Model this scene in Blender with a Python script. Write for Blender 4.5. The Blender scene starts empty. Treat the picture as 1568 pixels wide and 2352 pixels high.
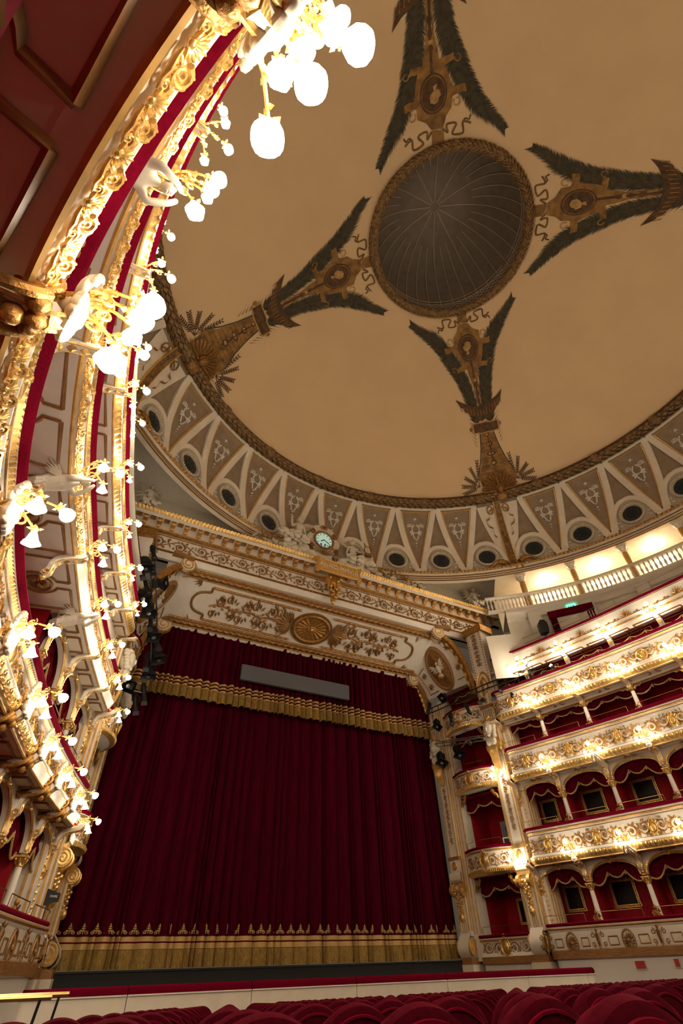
import bpy, math, random
import numpy as np
from mathutils import Vector, Matrix

random.seed(7)
PI = math.pi
scene = bpy.context.scene
COL = scene.collection

# ------------------------------------------------------------------ camera
F_PX, PITCH, YAW, ROLL = 1129.56, math.radians(42.945), math.radians(29.817), math.radians(-2.013)
CAM = Vector((-9.209, -4.553, 1.2))
_f = Vector((math.sin(YAW)*math.cos(PITCH), math.cos(YAW)*math.cos(PITCH), math.sin(PITCH)))
_r = Vector((math.cos(YAW), -math.sin(YAW), 0))
_u = _r.cross(_f)
_r2 = math.cos(ROLL)*_r + math.sin(ROLL)*_u
_u2 = -math.sin(ROLL)*_r + math.cos(ROLL)*_u
cam_data = bpy.data.cameras.new('camera')
cam = bpy.data.objects.new('camera', cam_data)
COL.objects.link(cam)
_m = Matrix((_r2, _u2, -_f)).transposed().to_4x4()
_m.translation = CAM
cam.matrix_world = _m
cam_data.sensor_fit = 'VERTICAL'
cam_data.sensor_height = 36.0
cam_data.sensor_width = 24.0
cam_data.lens = F_PX/2352*36.0
cam_data.clip_start = 0.02
cam_data.clip_end = 200
scene.camera = cam

# ------------------------------------------------------------------ light and exposure
world = bpy.data.worlds.new('dim_house')
scene.world = world
world.use_nodes = True
_bg = world.node_tree.nodes['Background']
_bg.inputs[0].default_value = (1.0, 0.78, 0.52, 1)
_bg.inputs[1].default_value = 0.02
GLOBE, GLOBE_HI = 19.0, 42.0     # emission of the sconce globes, lower and upper tiers
scene.view_settings.view_transform = 'Standard'
scene.view_settings.look = 'None'
scene.view_settings.gamma = 1
scene.view_settings.use_curve_mapping = False
scene.view_settings.exposure = 1.85
scene.cycles.use_denoising = True
scene.cycles.max_bounces = 6
scene.cycles.diffuse_bounces = 4
scene.cycles.glossy_bounces = 3
scene.cycles.sample_clamp_indirect = 4.0

# ------------------------------------------------------------------ materials
def mat(name, col, rough=0.6, metal=0.0, noise=0.0, scale=8.0, bump=0.0, bscale=40.0, emit=None, sheen=0.0, stretch=None, col2=None, spec=None):
    m = bpy.data.materials.new(name)
    m.use_nodes = True
    nt = m.node_tree
    b = nt.nodes['Principled BSDF']
    b.inputs['Base Color'].default_value = (*col, 1)
    b.inputs['Roughness'].default_value = rough
    b.inputs['Metallic'].default_value = metal
    if spec is None and sheen:
        spec = .04
    if spec is not None:
        b.inputs['Specular IOR Level'].default_value = spec
    if sheen:
        b.inputs['Sheen Weight'].default_value = sheen
        b.inputs['Sheen Roughness'].default_value = 0.35
        b.inputs['Sheen Tint'].default_value = (.75, .012, .07, 1)
    tc = None
    if noise or bump:
        tc = nt.nodes.new('ShaderNodeTexCoord')
        mp = nt.nodes.new('ShaderNodeMapping')
        if stretch:
            mp.inputs['Scale'].default_value = stretch
        nt.links.new(tc.outputs['Object'], mp.inputs['Vector'])
    if noise:
        n = nt.nodes.new('ShaderNodeTexNoise')
        n.inputs['Scale'].default_value = scale
        n.inputs['Detail'].default_value = 5
        nt.links.new(mp.outputs['Vector'], n.inputs['Vector'])
        r = nt.nodes.new('ShaderNodeValToRGB')
        c2 = col2 or tuple(c*(1-noise) for c in col)
        r.color_ramp.elements[0].color = (*c2, 1)
        r.color_ramp.elements[1].color = (*[min(1, c*(1+noise*.5)) for c in col], 1)
        r.color_ramp.elements[0].position = .32
        r.color_ramp.elements[1].position = .68
        nt.links.new(n.outputs['Fac'], r.inputs['Fac'])
        nt.links.new(r.outputs['Color'], b.inputs['Base Color'])
    if bump:
        n = nt.nodes.new('ShaderNodeTexNoise')
        n.inputs['Scale'].default_value = bscale
        n.inputs['Detail'].default_value = 4
        nt.links.new(mp.outputs['Vector'], n.inputs['Vector'])
        bp = nt.nodes.new('ShaderNodeBump')
        bp.inputs['Strength'].default_value = bump
        bp.inputs['Distance'].default_value = 0.02
        nt.links.new(n.outputs['Fac'], bp.inputs['Height'])
        nt.links.new(bp.outputs['Normal'], b.inputs['Normal'])
    if emit:
        b.inputs['Emission Color'].default_value = (*emit[0], 1)
        b.inputs['Emission Strength'].default_value = emit[1]
    return m

M = {}
M['dome'] = mat('dome_plaster', (.72, .52, .295), .85, noise=.05, scale=.6, bump=.05, bscale=6)
M['cream'] = mat('cream_paint', (.76, .69, .57), .5, noise=.06, scale=3)
M['ivory'] = mat('ivory_plaster', (.76, .68, .54), .6, noise=.08, scale=2)
M['white'] = mat('white_paint', (.80, .745, .64), .45, noise=.05, scale=5)
M['wallpaint'] = mat('pale_wall_paint', (.66, .60, .48), .7, noise=.06, scale=2)
M['gold'] = mat('gilding', (.86, .55, .18), .32, .72, noise=.25, scale=14, bump=.25, bscale=60)
M['oldgold'] = mat('aged_gilding', (.44, .22, .05), .40, .55, noise=.45, scale=9, bump=.35, bscale=45)
M['browngold'] = mat('bronze_gilding', (.34, .175, .05), .45, .5, noise=.4, scale=12, bump=.3, bscale=40)
M['ochre'] = mat('ochre_paint', (.62, .36, .10), .5, noise=.25, scale=6)
M['wood'] = mat('varnished_wood', (.33, .16, .05), .35, noise=.35, scale=5, stretch=(1, 1, 8))
M['velvet'] = mat('crimson_velvet', (.15, .0015, .014), .9, noise=.25, scale=30, sheen=.2)
M['seatvelvet'] = mat('seat_velvet', (.06, .0008, .006), .9, noise=.35, scale=60, sheen=.3)
M['curtain'] = mat('stage_curtain_velvet', (.058, .0006, .008), .9, noise=.35, scale=5, sheen=.16, stretch=(3, 3, .25))
M['redwall'] = mat('red_silk_wall', (.36, .008, .018), .65, noise=.22, scale=7, spec=.15)
M['swag'] = mat('dark_red_swag', (.10, .0015, .010), .85, noise=.4, scale=10, sheen=.2)
M['fringe'] = mat('gold_fringe', (.40, .25, .07), .7, noise=.85, scale=20, stretch=(7, 7, .30), bump=.6, bscale=40, spec=.1)
M['braid'] = mat('gold_braid', (.55, .36, .12), .55, .2, noise=.35, scale=60)
M['statue'] = mat('plaster_statue', (.70, .63, .50), .55, noise=.12, scale=6)
M['stone'] = mat('grey_stucco', (.50, .43, .31), .7, noise=.15, scale=5)
M['panel'] = mat('taupe_panel', (.29, .21, .13), .75, noise=.18, scale=3)
M['floral'] = mat('grey_floral_stucco', (.70, .66, .58), .6, noise=.2, scale=9)
M['black'] = mat('black_metal', (.012, .012, .013), .4, .3)
M['stage'] = mat('stage_black', (.012, .011, .011), .85, noise=.3, scale=20)
M['grey'] = mat('grey_screen', (.10, .105, .12), .75, noise=.25, scale=120)
M['steel'] = mat('steel', (.45, .45, .46), .35, .9)
M['brass'] = mat('brass', (.62, .42, .16), .3, 1.0)
M['dark'] = mat('painted_parapet_shade', (.02, .016, .012), .9)  # near-black colour standing in for shade on the near parapet
M['glass'] = mat('dark_window_glass', (.03, .035, .038), .3)
M['mirror'] = mat('dark_mirror', (.010, .006, .005), .35, spec=.15)
M['cupola'] = mat('cupola_cloth', (.25, .20, .15), .9, noise=.15, scale=2.5)
M['rib'] = mat('cupola_rib', (.62, .50, .36), .7)
M['garland'] = mat('bronze_leaf', (.25, .14, .045), .5, .2, noise=.6, scale=7, bump=.3, bscale=25)
M['paint_gold'] = mat('painted_ochre', (.30, .155, .04), .8, noise=.5, scale=3)
M['paint_brown'] = mat('painted_umber', (.105, .052, .018), .8, noise=.5, scale=4)
M['paint_green'] = mat('painted_palm_green', (.060, .052, .028), .85, noise=.5, scale=5)
M['paint_light'] = mat('painted_pale_gold', (.48, .29, .10), .8, noise=.3, scale=5)
M['globe'] = mat('lit_opal_glass', (1, .95, .85), .3, emit=((1.0, .86, .66), GLOBE))
M['globe_hi'] = mat('lit_opal_glass_upper', (1, .95, .85), .3, emit=((1.0, .86, .66), GLOBE_HI))
M['lamp'] = mat('lit_ceiling_lamp', (1, .95, .85), .3, emit=((1.0, .82, .58), 40.0))
M['dial'] = mat('lit_clock_dial', (.55, .70, .64), .4, emit=((.45, .80, .66), .12))
M['exit'] = mat('lit_exit_sign', (.05, .6, .3), .4, emit=((.05, .8, .40), 1.6))
M['lens'] = mat('lit_spot_lens', (1, 1, 1), .2, emit=((1, .97, .9), 12.0))
M['whiteplain'] = mat('white_plastic', (.75, .73, .68), .5)
M['redplain'] = mat('red_plastic', (.42, .03, .03), .5)
M['floor'] = mat('dark_wood_floor', (.07, .035, .02), .5, noise=.3, scale=4)

# ------------------------------------------------------------------ mesh helpers
class MB:
    def __init__(s):
        s.v, s.f = [], []
    def add(s, vs, fs):
        n = len(s.v)
        s.v.extend([tuple(p) for p in vs])
        s.f.extend([tuple(i+n for i in f) for f in fs])
        return s
    def box(s, c, d, R=None):
        hx, hy, hz = d[0]/2, d[1]/2, d[2]/2
        vs = [Vector((x, y, z)) for x in (-hx, hx) for y in (-hy, hy) for z in (-hz, hz)]
        if R is not None:
            vs = [R @ v for v in vs]
        vs = [v+Vector(c) for v in vs]
        return s.add(vs, [(0, 1, 3, 2), (4, 6, 7, 5), (0, 4, 5, 1), (2, 3, 7, 6), (0, 2, 6, 4), (1, 5, 7, 3)])
    def grid(s, rows, cu=False, cv=False):
        nu, nv = len(rows), len(rows[0])
        vs = [p for r in rows for p in r]
        fs = []
        for i in range(nu if cu else nu-1):
            for j in range(nv if cv else nv-1):
                a, b = i*nv+j, i*nv+(j+1) % nv
                c, d = ((i+1) % nu)*nv+(j+1) % nv, ((i+1) % nu)*nv+j
                fs.append((a, b, c, d))
        return s.add(vs, fs)
    def tube(s, pts, r, n=6, cap=True, flat=1.0, ref=(0, 1, 0)):
        pts = [Vector(p) for p in pts]
        k = len(pts)
        rs = r if isinstance(r, (list, tuple)) else [r]*k
        rows = []
        ref = Vector(ref)
        for i, p in enumerate(pts):
            t = (pts[min(i+1, k-1)]-pts[max(i-1, 0)])
            if t.length < 1e-9:
                t = Vector((0, 0, 1))
            t.normalize()
            a = ref - t*ref.dot(t)
            if a.length < 1e-3:
                a = Vector((1, 0, .2)) - t*Vector((1, 0, .2)).dot(t)
            a.normalize()
            b = t.cross(a)
            rows.append([p+(a*math.cos(2*PI*j/n)*flat+b*math.sin(2*PI*j/n))*rs[i] for j in range(n)])
        st = len(s.v)
        s.grid(rows, cv=True)
        if cap:
            s.f.append(tuple(st+j for j in range(n)))
            s.f.append(tuple(st+(k-1)*n+j for j in reversed(range(n))))
        return s
    def lathe(s, prof, n=16, Mx=None, lobes=0, amp=0.0):
        rows = []
        for i, (r, z) in enumerate(prof):
            row = []
            for j in range(n):
                a = 2*PI*j/n
                rr = r*(1+amp*(i/(len(prof)-1))*math.cos(lobes*a)) if lobes else r
                p = Vector((rr*math.cos(a), rr*math.sin(a), z))
                row.append(Mx @ p if Mx is not None else p)
            rows.append(row)
        return s.grid(rows, cv=True)
    def ball(s, c, r, nu=8, nv=6, R=None):
        rx, ry, rz = (r, r, r) if not isinstance(r, (tuple, list)) else r
        rows = []
        for i in range(nv+1):
            t = PI*i/nv
            row = []
            for j in range(nu):
                a = 2*PI*j/nu
                p = Vector((rx*math.sin(t)*math.cos(a), ry*math.sin(t)*math.sin(a), rz*math.cos(t)))
                if R is not None:
                    p = R @ p
                row.append(p+Vector(c))
            rows.append(row)
        return s.grid(rows, cv=True)
    def prism(s, poly, a, b):
        # poly: list of 2-D points; a, b: functions mapping (x, y) to the front and the back 3-D point
        n = len(poly)
        st = len(s.v)
        s.v.extend([tuple(a(*p)) for p in poly])
        s.v.extend([tuple(b(*p)) for p in poly])
        s.f.append(tuple(st+i for i in range(n)))
        s.f.append(tuple(st+n+i for i in reversed(range(n))))
        for i in range(n):
            j = (i+1) % n
            s.f.append((st+i, st+n+i, st+n+j, st+j))
        return s
    def leaf(s, c, d, L, W, up=.02, nrm=(0, -1, 0)):
        c, d, nr = Vector(c), Vector(d).normalized(), Vector(nrm)
        w = d.cross(nr).normalized()
        return s.add([c, c+d*L*.45+w*W/2, c+d*L, c+d*L*.45-w*W/2, c+d*L*.4+nr*up],
                     [(0, 1, 4), (1, 2, 4), (2, 3, 4), (3, 0, 4)])
    def merge(s, o, fn):
        return s.add([fn(Vector(v)) for v in o.v], o.f)
    def mesh(s, name, m, smooth=True):
        me = bpy.data.meshes.new(name)
        me.from_pydata(s.v, [], s.f)
        if smooth:
            me.polygons.foreach_set('use_smooth', [True]*len(me.polygons))
            try:
                me.set_sharp_from_angle(angle=math.radians(42))
            except Exception:
                pass
        me.materials.append(M[m] if isinstance(m, str) else m)
        me.update()
        return me
    def build(s, name, m, parent=None, smooth=True, **kw):
        return put(name, s.mesh(name, m, smooth), parent, **kw)

def put(name, me, parent=None, loc=(0, 0, 0), rz=0.0, sc=(1, 1, 1), kind=None, label=None):
    o = bpy.data.objects.new(name, me)
    COL.objects.link(o)
    if parent is not None:
        o.parent = parent
    o.location = loc
    o.rotation_euler = (0, 0, rz)
    o.scale = sc
    if kind:
        o['kind'] = kind
    if label:
        o['label'] = label
    return o

def tag(o, label, cat, group=None, kind=None):
    o['label'] = label
    o['category'] = cat
    if group:
        o['group'] = group
    if kind:
        o['kind'] = kind
    return o

def thing(name, label, cat, loc=(0, 0, 0), rz=0.0, group=None, kind=None):
    o = bpy.data.objects.new(name, None)
    o.empty_display_size = .1
    COL.objects.link(o)
    o.location = loc
    o.rotation_euler = (0, 0, rz)
    return tag(o, label, cat, group, kind)

def copy_thing(root, loc, rz, label, sc=(1, 1, 1)):
    r = root.copy()
    COL.objects.link(r)
    r.location = loc
    r.rotation_euler = (0, 0, rz)
    r.scale = sc
    r['label'] = label
    for ch in list(root.children):
        c = ch.copy()
        COL.objects.link(c)
        c.parent = r
        for g in ch.children:
            d = g.copy()
            COL.objects.link(d)
            d.parent = c
    return r

def spiral(cx, cz, r0, r1, a0, turns, n=18, y=0.0):
    return [(cx+(r0+(r1-r0)*i/n)*math.cos(a0+turns*2*PI*i/n), y, cz+(r0+(r1-r0)*i/n)*math.sin(a0+turns*2*PI*i/n)) for i in range(n+1)]

# ------------------------------------------------------------------ plan of the house: the horseshoe
def _spl(xs, ys):
    xs, ys = np.array(xs, float), np.array(ys, float)
    n = len(xs)
    h = np.diff(xs)
    A = np.zeros((n, n))
    b = np.zeros(n)
    A[0, 0], A[0, 1], b[0] = 2*h[0], h[0], 6*(ys[1]-ys[0])/h[0]
    A[-1, -1] = 1
    for i in range(1, n-1):
        A[i, i-1], A[i, i], A[i, i+1] = h[i-1], 2*(h[i-1]+h[i]), h[i]
        b[i] = 6*((ys[i+1]-ys[i])/h[i]-(ys[i]-ys[i-1])/h[i-1])
    m = np.linalg.solve(A, b)
    def f(x):
        i = int(np.clip(np.searchsorted(xs, x)-1, 0, n-2))
        t0, t1, hh = xs[i], xs[i+1], h[i]
        return m[i]*(t1-x)**3/(6*hh)+m[i+1]*(x-t0)**3/(6*hh)+(ys[i]/hh-m[i]*hh/6)*(t1-x)+(ys[i+1]/hh-m[i+1]*hh/6)*(x-t0)
    return f
_fx = _spl([-0.2, 1, 2.5, 4, 6, 8, 10.4, 12.2, 13.6], [10.36, 10.33, 10.2, 9.96, 9.60, 9.15, 8.50, 7.95, 7.45])
_P = [(_fx(y), y) for y in np.linspace(13.5, -.2, 300)]
_P += [(10.36*math.cos(t), -.2-10.36*math.sin(t)) for t in np.linspace(0, PI/2, 200)[1:]]
_P = np.array(_P)
_S = np.r_[0, np.cumsum(np.hypot(*np.diff(_P, axis=0).T))]
_S = _S-np.interp(-12.2, -_P[:, 1], _S)
S_END = float(_S[-1])
def at(s):
    return Vector((float(np.interp(s, _S, _P[:, 0])), float(np.interp(s, _S, _P[:, 1]))))
def tan_(s):
    s = min(max(s, _S[0]+.03), S_END-.03)
    d = at(s+.03)-at(s-.03)
    return d.normalized()
def nor(s):
    t = tan_(s)
    return Vector((-t.y, t.x)) if (-t.y) > 0 or abs(t.y) < 1e-3 else Vector((t.y, -t.x))
def P3(side, s, off, z):
    p = at(s)+nor(s)*off
    return Vector((side*p.x, p.y, z))
def yaw_at(side, s):
    # rotation that turns local +Y outward (away from the audience)
    n = nor(s)
    return math.atan2(-side*n.x, n.y)
COLS = [0.1, 1.97, 3.95, 5.95, 8.05, 10.25, 12.75, 15.05, 17.0, 19.1, 21.2, 23.3, 25.4, 27.5]
def path(side, s0, s1, ds=.12, turn=None):
    """points (base, outward normal) from s0 to s1; turn = radius of the rounded end at s0"""
    out = []
    if turn:
        n0, t0 = nor(s0), tan_(s0)
        c = at(s0)+n0*turn
        for k in range(7):
            a = PI/2*(1-k/7)
            n = n0*math.cos(a)+t0*math.sin(a)
            b = c-n*turn
            out.append((Vector((side*b.x, b.y)), Vector((side*n.x, n.y)), s0-.3*(1-k/7)))
    k = max(2, int((s1-s0)/ds))
    for i in range(k+1):
        s = s0+(s1-s0)*i/k
        b, n = at(s), nor(s)
        out.append((Vector((side*b.x, b.y)), Vector((side*n.x, n.y)), s))
    return out
def sweep(pth, prof, mb=None, close=False):
    mb = mb or MB()
    rows = []
    for b, n, s in pth:
        pr = prof(s) if callable(prof) else prof
        rows.append([(b.x+n.x*o, b.y+n.y*o, z) for o, z in pr])
    return mb.grid(rows, cv=close)

_ones = ['first', 'second', 'third', 'fourth', 'fifth', 'sixth', 'seventh', 'eighth', 'ninth', 'tenth', 'eleventh', 'twelfth', 'thirteenth', 'fourteenth', 'fifteenth', 'sixteenth', 'seventeenth', 'eighteenth', 'nineteenth']
ORDW = _ones+['twentieth']+['twenty-'+w for w in _ones[:9]]+['thirtieth']+['thirty-'+w for w in _ones[:9]]+['fortieth']

# ================================================================== STRUCTURE: dome, cove, loggia
R_RING, Z_RING, R_OC, Z_OC = 12.56, 21.29, 3.685, 27.0
def dome_z(r):
    t = min(max((r-R_OC)/(R_RING-R_OC), 0), 1)
    return Z_OC-(Z_OC-Z_RING)*t**1.5
def polar(r, az, z):
    return Vector((r*math.sin(az), r*math.cos(az), z))
def cove_r(z):
    zs = [16.9, 18.0, 19.0, 20.0, 20.7, 21.2, 21.5]
    rs = [13.9, 13.92, 13.82, 13.50, 13.15, 12.75, 12.5]
    return float(np.interp(z, zs, rs))
def cove(az, z, out=0.0):
    return polar(cove_r(z)-out, az, z)

ceil = MB()
rows = []
for i in range(25):
    r = R_OC-.05+(R_RING+.05-R_OC)*i/24
    rows.append([polar(r, 2*PI*j/96, dome_z(r)) for j in range(96)])
ceil.grid(rows, cv=True)
ceiling = ceil.build('ceiling', 'dome')
tag(ceiling, 'tan painted dome with palm fronds around a central opening', 'ceiling', kind='structure')

# cupola seen through the opening
cup = MB()
rows = []
for i in range(13):
    t = i/12
    a = t*PI/2
    rows.append([polar(3.95*math.cos(a)**.55 if i < 12 else .01, 2*PI*j/48, 27.1+4.8*math.sin(a)) for j in range(48)])
cup.grid(rows, cv=True)
cupola = cup.build('cupola_lining', 'cupola', ceiling, label='dark cloth-lined cupola above the dome opening')
def cup_pt(t, az, inn=.05):
    a = t*PI/2
    return polar(max(3.95*math.cos(a)**.55-inn, .02), az, 27.1+4.8*math.sin(a)-inn*.6)
for k in range(36):
    az = 2*PI*(k+.35)/36
    full = k % 3 == 0
    mb = MB()
    lo, hi = (.12, .995) if full else (.12, .80)
    mb.tube([cup_pt(lo+(hi-lo)*i/10, az) for i in range(11)], .022, 4)
    mb.build('cupola_rib', 'rib', ceiling)
mb = MB()
for k in range(72):
    a0, a1 = 2*PI*k/72, 2*PI*(k+3)/72
    mb.tube([polar(3.75, a0, 27.25), polar(3.7, a1, 28.0)], .012, 3)
    mb.tube([polar(3.75, a1, 27.25), polar(3.7, a0, 28.0)], .012, 3)
for z in (27.3, 28.0, 28.3):
    mb.tube([polar(3.72, 2*PI*j/60, z) for j in range(61)], .016, 4, cap=False)
mb.build('cupola_lattice', 'rib', ceiling, kind='stuff')

# leafy wreath round the opening
def wreath(name, R, z, wr, nper, rows_n, L, W, a0=0, a1=2*PI, tilt=1.0, parent=None):
    core = MB()
    n = 160
    prof = [(wr*math.cos(t), wr*.75*math.sin(t)) for t in np.linspace(0, 2*PI, 9)[:-1]]
    core.grid([[polar(R+p*1.0, a0+(a1-a0)*i/n, z+q) for p, q in prof] for i in range(n+1)], cv=True)
    core.build(name+'_core', 'paint_brown', parent)
    lv = MB()
    for k in range(int(nper*(a1-a0)/(2*PI))):
        for r in range(rows_n):
            az = a0+(k+.5*(r % 2))*2*PI/nper
            u = (r+.5)/rows_n*2-1
            ph = -PI/2+u*1.25
            p = polar(R+wr*1.02*math.sin(ph+PI/2), az, z-wr*.78*math.cos(ph+PI/2))
            d = Vector((math.cos(az), -math.sin(az), 0))
            nr = (polar(math.sin(ph+PI/2), az, -math.cos(ph+PI/2))).normalized()
            lv.leaf(p, d+nr*.25, L*random.uniform(.85, 1.15), W, .03, nr)
    lv.build(name+'_leaves', 'garland', parent, kind='stuff')
wreath('wreath', R_OC+.02, Z_OC-.06, .20, 110, 7, .30, .14, parent=ceiling)
wreath('garland', R_RING+.02, Z_RING+.02, .33, 220, 6, .40, .20, parent=ceiling)
for k in range(24):           # ribbon ties round both wreaths
    az = 2*PI*(k+.5)/24+.06
    mb = MB()
    mb.grid([[polar(R_RING+.02+.37*math.cos(t), az+d+.006*math.sin(3*t), Z_RING+.02+.29*math.sin(t)) for t in np.linspace(PI*.9, PI*2.1, 9)] for d in (-.014, -.005, .005, .014)])
    mb.build('garland_tie', 'garland', ceiling)
for k in range(4):
    az = PI/2*k+.03
    mb = MB()
    mb.grid([[polar(R_OC+.02+.24*math.cos(t), az+d+.02*math.sin(3*t), Z_OC-.06+.2*math.sin(t)) for t in np.linspace(PI*.9, PI*2.1, 9)] for d in (-.05, -.02, .02, .05)])
    mb.build('wreath_tie', 'garland', ceiling)

# ---- painted arms on the dome: flat paint following the plaster
ARM0 = .22
def arm_pt(a0, r, v, lift=.02):
    rr = min(r, R_RING+.1)
    return polar(rr, a0+(v-ARM0)/rr, dome_z(rr)-lift)
def patch(poly, a0, lift, m, name, step=.045):
    """flat painted shape, cut into narrow rows so that it follows the dome"""
    mb = MB()
    r0, r1 = min(p[0] for p in poly), max(p[0] for p in poly)
    k = max(3, int((r1-r0)/step))
    h = (r1-r0)/k
    for i in range(k):
        rm_ = r0+(i+.5)*h
        xs = []
        for (pa, va), (pb, vb) in zip(poly, poly[1:]+poly[:1]):
            if (pa > rm_) != (pb > rm_):
                t = (rm_-pa)/(pb-pa)
                sl = (vb-va)/(pb-pa)
                lim = 3.0
                sl = max(-lim, min(lim, sl))
                xs.append((va+(vb-va)*t, sl))
        xs.sort()
        for (u, su), (w, sw) in zip(xs[::2], xs[1::2]):
            n = max(1, int((w-u)/.3))
            lo = [arm_pt(a0, rm_-h/2, (u-su*h/2)+((w-sw*h/2)-(u-su*h/2))*q/n, lift) for q in range(n+1)]
            hi = [arm_pt(a0, rm_+h/2, (u+su*h/2)+((w+sw*h/2)-(u+su*h/2))*q/n, lift) for q in range(n+1)]
            mb.grid([lo, hi])
    return mb.build(name, m, ceiling, smooth=False)
def strip(pts, a0, w, lift, m, name, taper=False, parent=None):
    mb = MB()
    rows = []
    k = len(pts)
    for i, (r, v) in enumerate(pts):
        r1, v1 = pts[min(i+1, k-1)]
        r0, v0 = pts[max(i-1, 0)]
        L = math.hypot(r1-r0, v1-v0) or 1
        nx, ny = -(v1-v0)/L, (r1-r0)/L
        ww = w*(1-.8*i/(k-1)) if taper else w
        rows.append([arm_pt(a0, r+nx*ww/2, v+ny*ww/2, lift), arm_pt(a0, r-nx*ww/2, v-ny*ww/2, lift)])
    return mb.grid(rows).build(name, m, parent or ceiling)
def smooth(pts, n=8):
    out = []
    k = len(pts)
    for i in range(k-1):
        p0, p1, p2, p3 = pts[max(i-1, 0)], pts[i], pts[i+1], pts[min(i+2, k-1)]
        for j in range(n):
            t = j/n
            out.append(tuple(.5*((2*p1[a])+(-p0[a]+p2[a])*t+(2*p0[a]-5*p1[a]+4*p2[a]-p3[a])*t*t+(-p0[a]+3*p1[a]-3*p2[a]+p3[a])*t**3) for a in range(len(p1))))
    out.append(tuple(pts[-1]))
    return out
CLASP = [(3.5, -.32), (3.8, -.04), (4.32, -.08), (4.45, .40), (3.97, .45), (3.5, .66)]
CART = [(4.39, -.06), (4.48, .42), (4.8, .60), (5.05, .93), (5.44, .92), (5.54, 1.43), (5.8, 1.41), (5.75, .99), (6.23, .88), (6.51, .76), (6.58, 1.12), (6.78, 1.0), (6.70, .55), (6.94, .48), (7.3, .36), (8.42, .31), (8.42, .06), (7.5, .06), (7.0, -.05), (6.70, -.08), (6.78, -.62), (6.58, -.62), (6.47, -.30), (6.1, -.42), (5.75, -.56), (5.8, -1.03), (5.54, -1.08), (5.44, -.52), (5.05, -.45), (4.8, -.22)]
FR_R = [(9.31, .57), (8.59, .59), (7.83, .68), (7.09, .85), (6.37, 1.1), (5.72, 1.46), (5.18, 1.98), (4.64, 3.02)]
FR_L = [(9.25, -.16), (8.4, -.24), (7.6, -.36), (6.85, -.58), (6.2, -.86), (5.55, -1.20), (5.0, -1.70), (4.52, -2.75)]
WING = [(8.5, .08), (8.46, -.23), (8.23, -.68), (8.0, -1.08), (8.29, -.95), (8.42, -.86), (8.46, -.78), (8.59, -.71), (8.70, -.62), (8.74, -.5), (8.88, -.42), (9.07, -.09), (9.21, .09), (9.1, .44), (8.98, .60), (8.95, .78), (8.84, .94), (8.74, 1.05), (8.70, 1.18), (8.53, 1.3), (8.06, 1.51), (8.28, 1.14), (8.45, .65), (8.52, .35), (8.36, .2)]
PLATE = [(9.29, -.42), (9.33, .91), (9.72, .90), (9.69, -.44)]
OBEL = [(9.75, -.14), (9.78, .61), (10.42, .74), (10.95, .91), (11.45, 1.16), (11.78, 1.33), (12.3, 1.13), (12.3, -.60), (11.6, -.82), (11.2, -.50), (10.7, -.32), (10.32, -.23)]
VASE = [(9.85, .22, .10), (10.05, .22, .05), (10.28, .22, .19), (10.46, .22, .07), (10.71, .22, .26), (10.95, .22, .10), (11.14, .24, .18)]
RIB = [(4.42, .42), (4.21, .63), (4.49, .62), (4.47, 1.0), (4.12, .82), (4.12, 1.26), (4.50, 1.29), (4.46, 1.62)]
arm_no = 0
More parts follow.
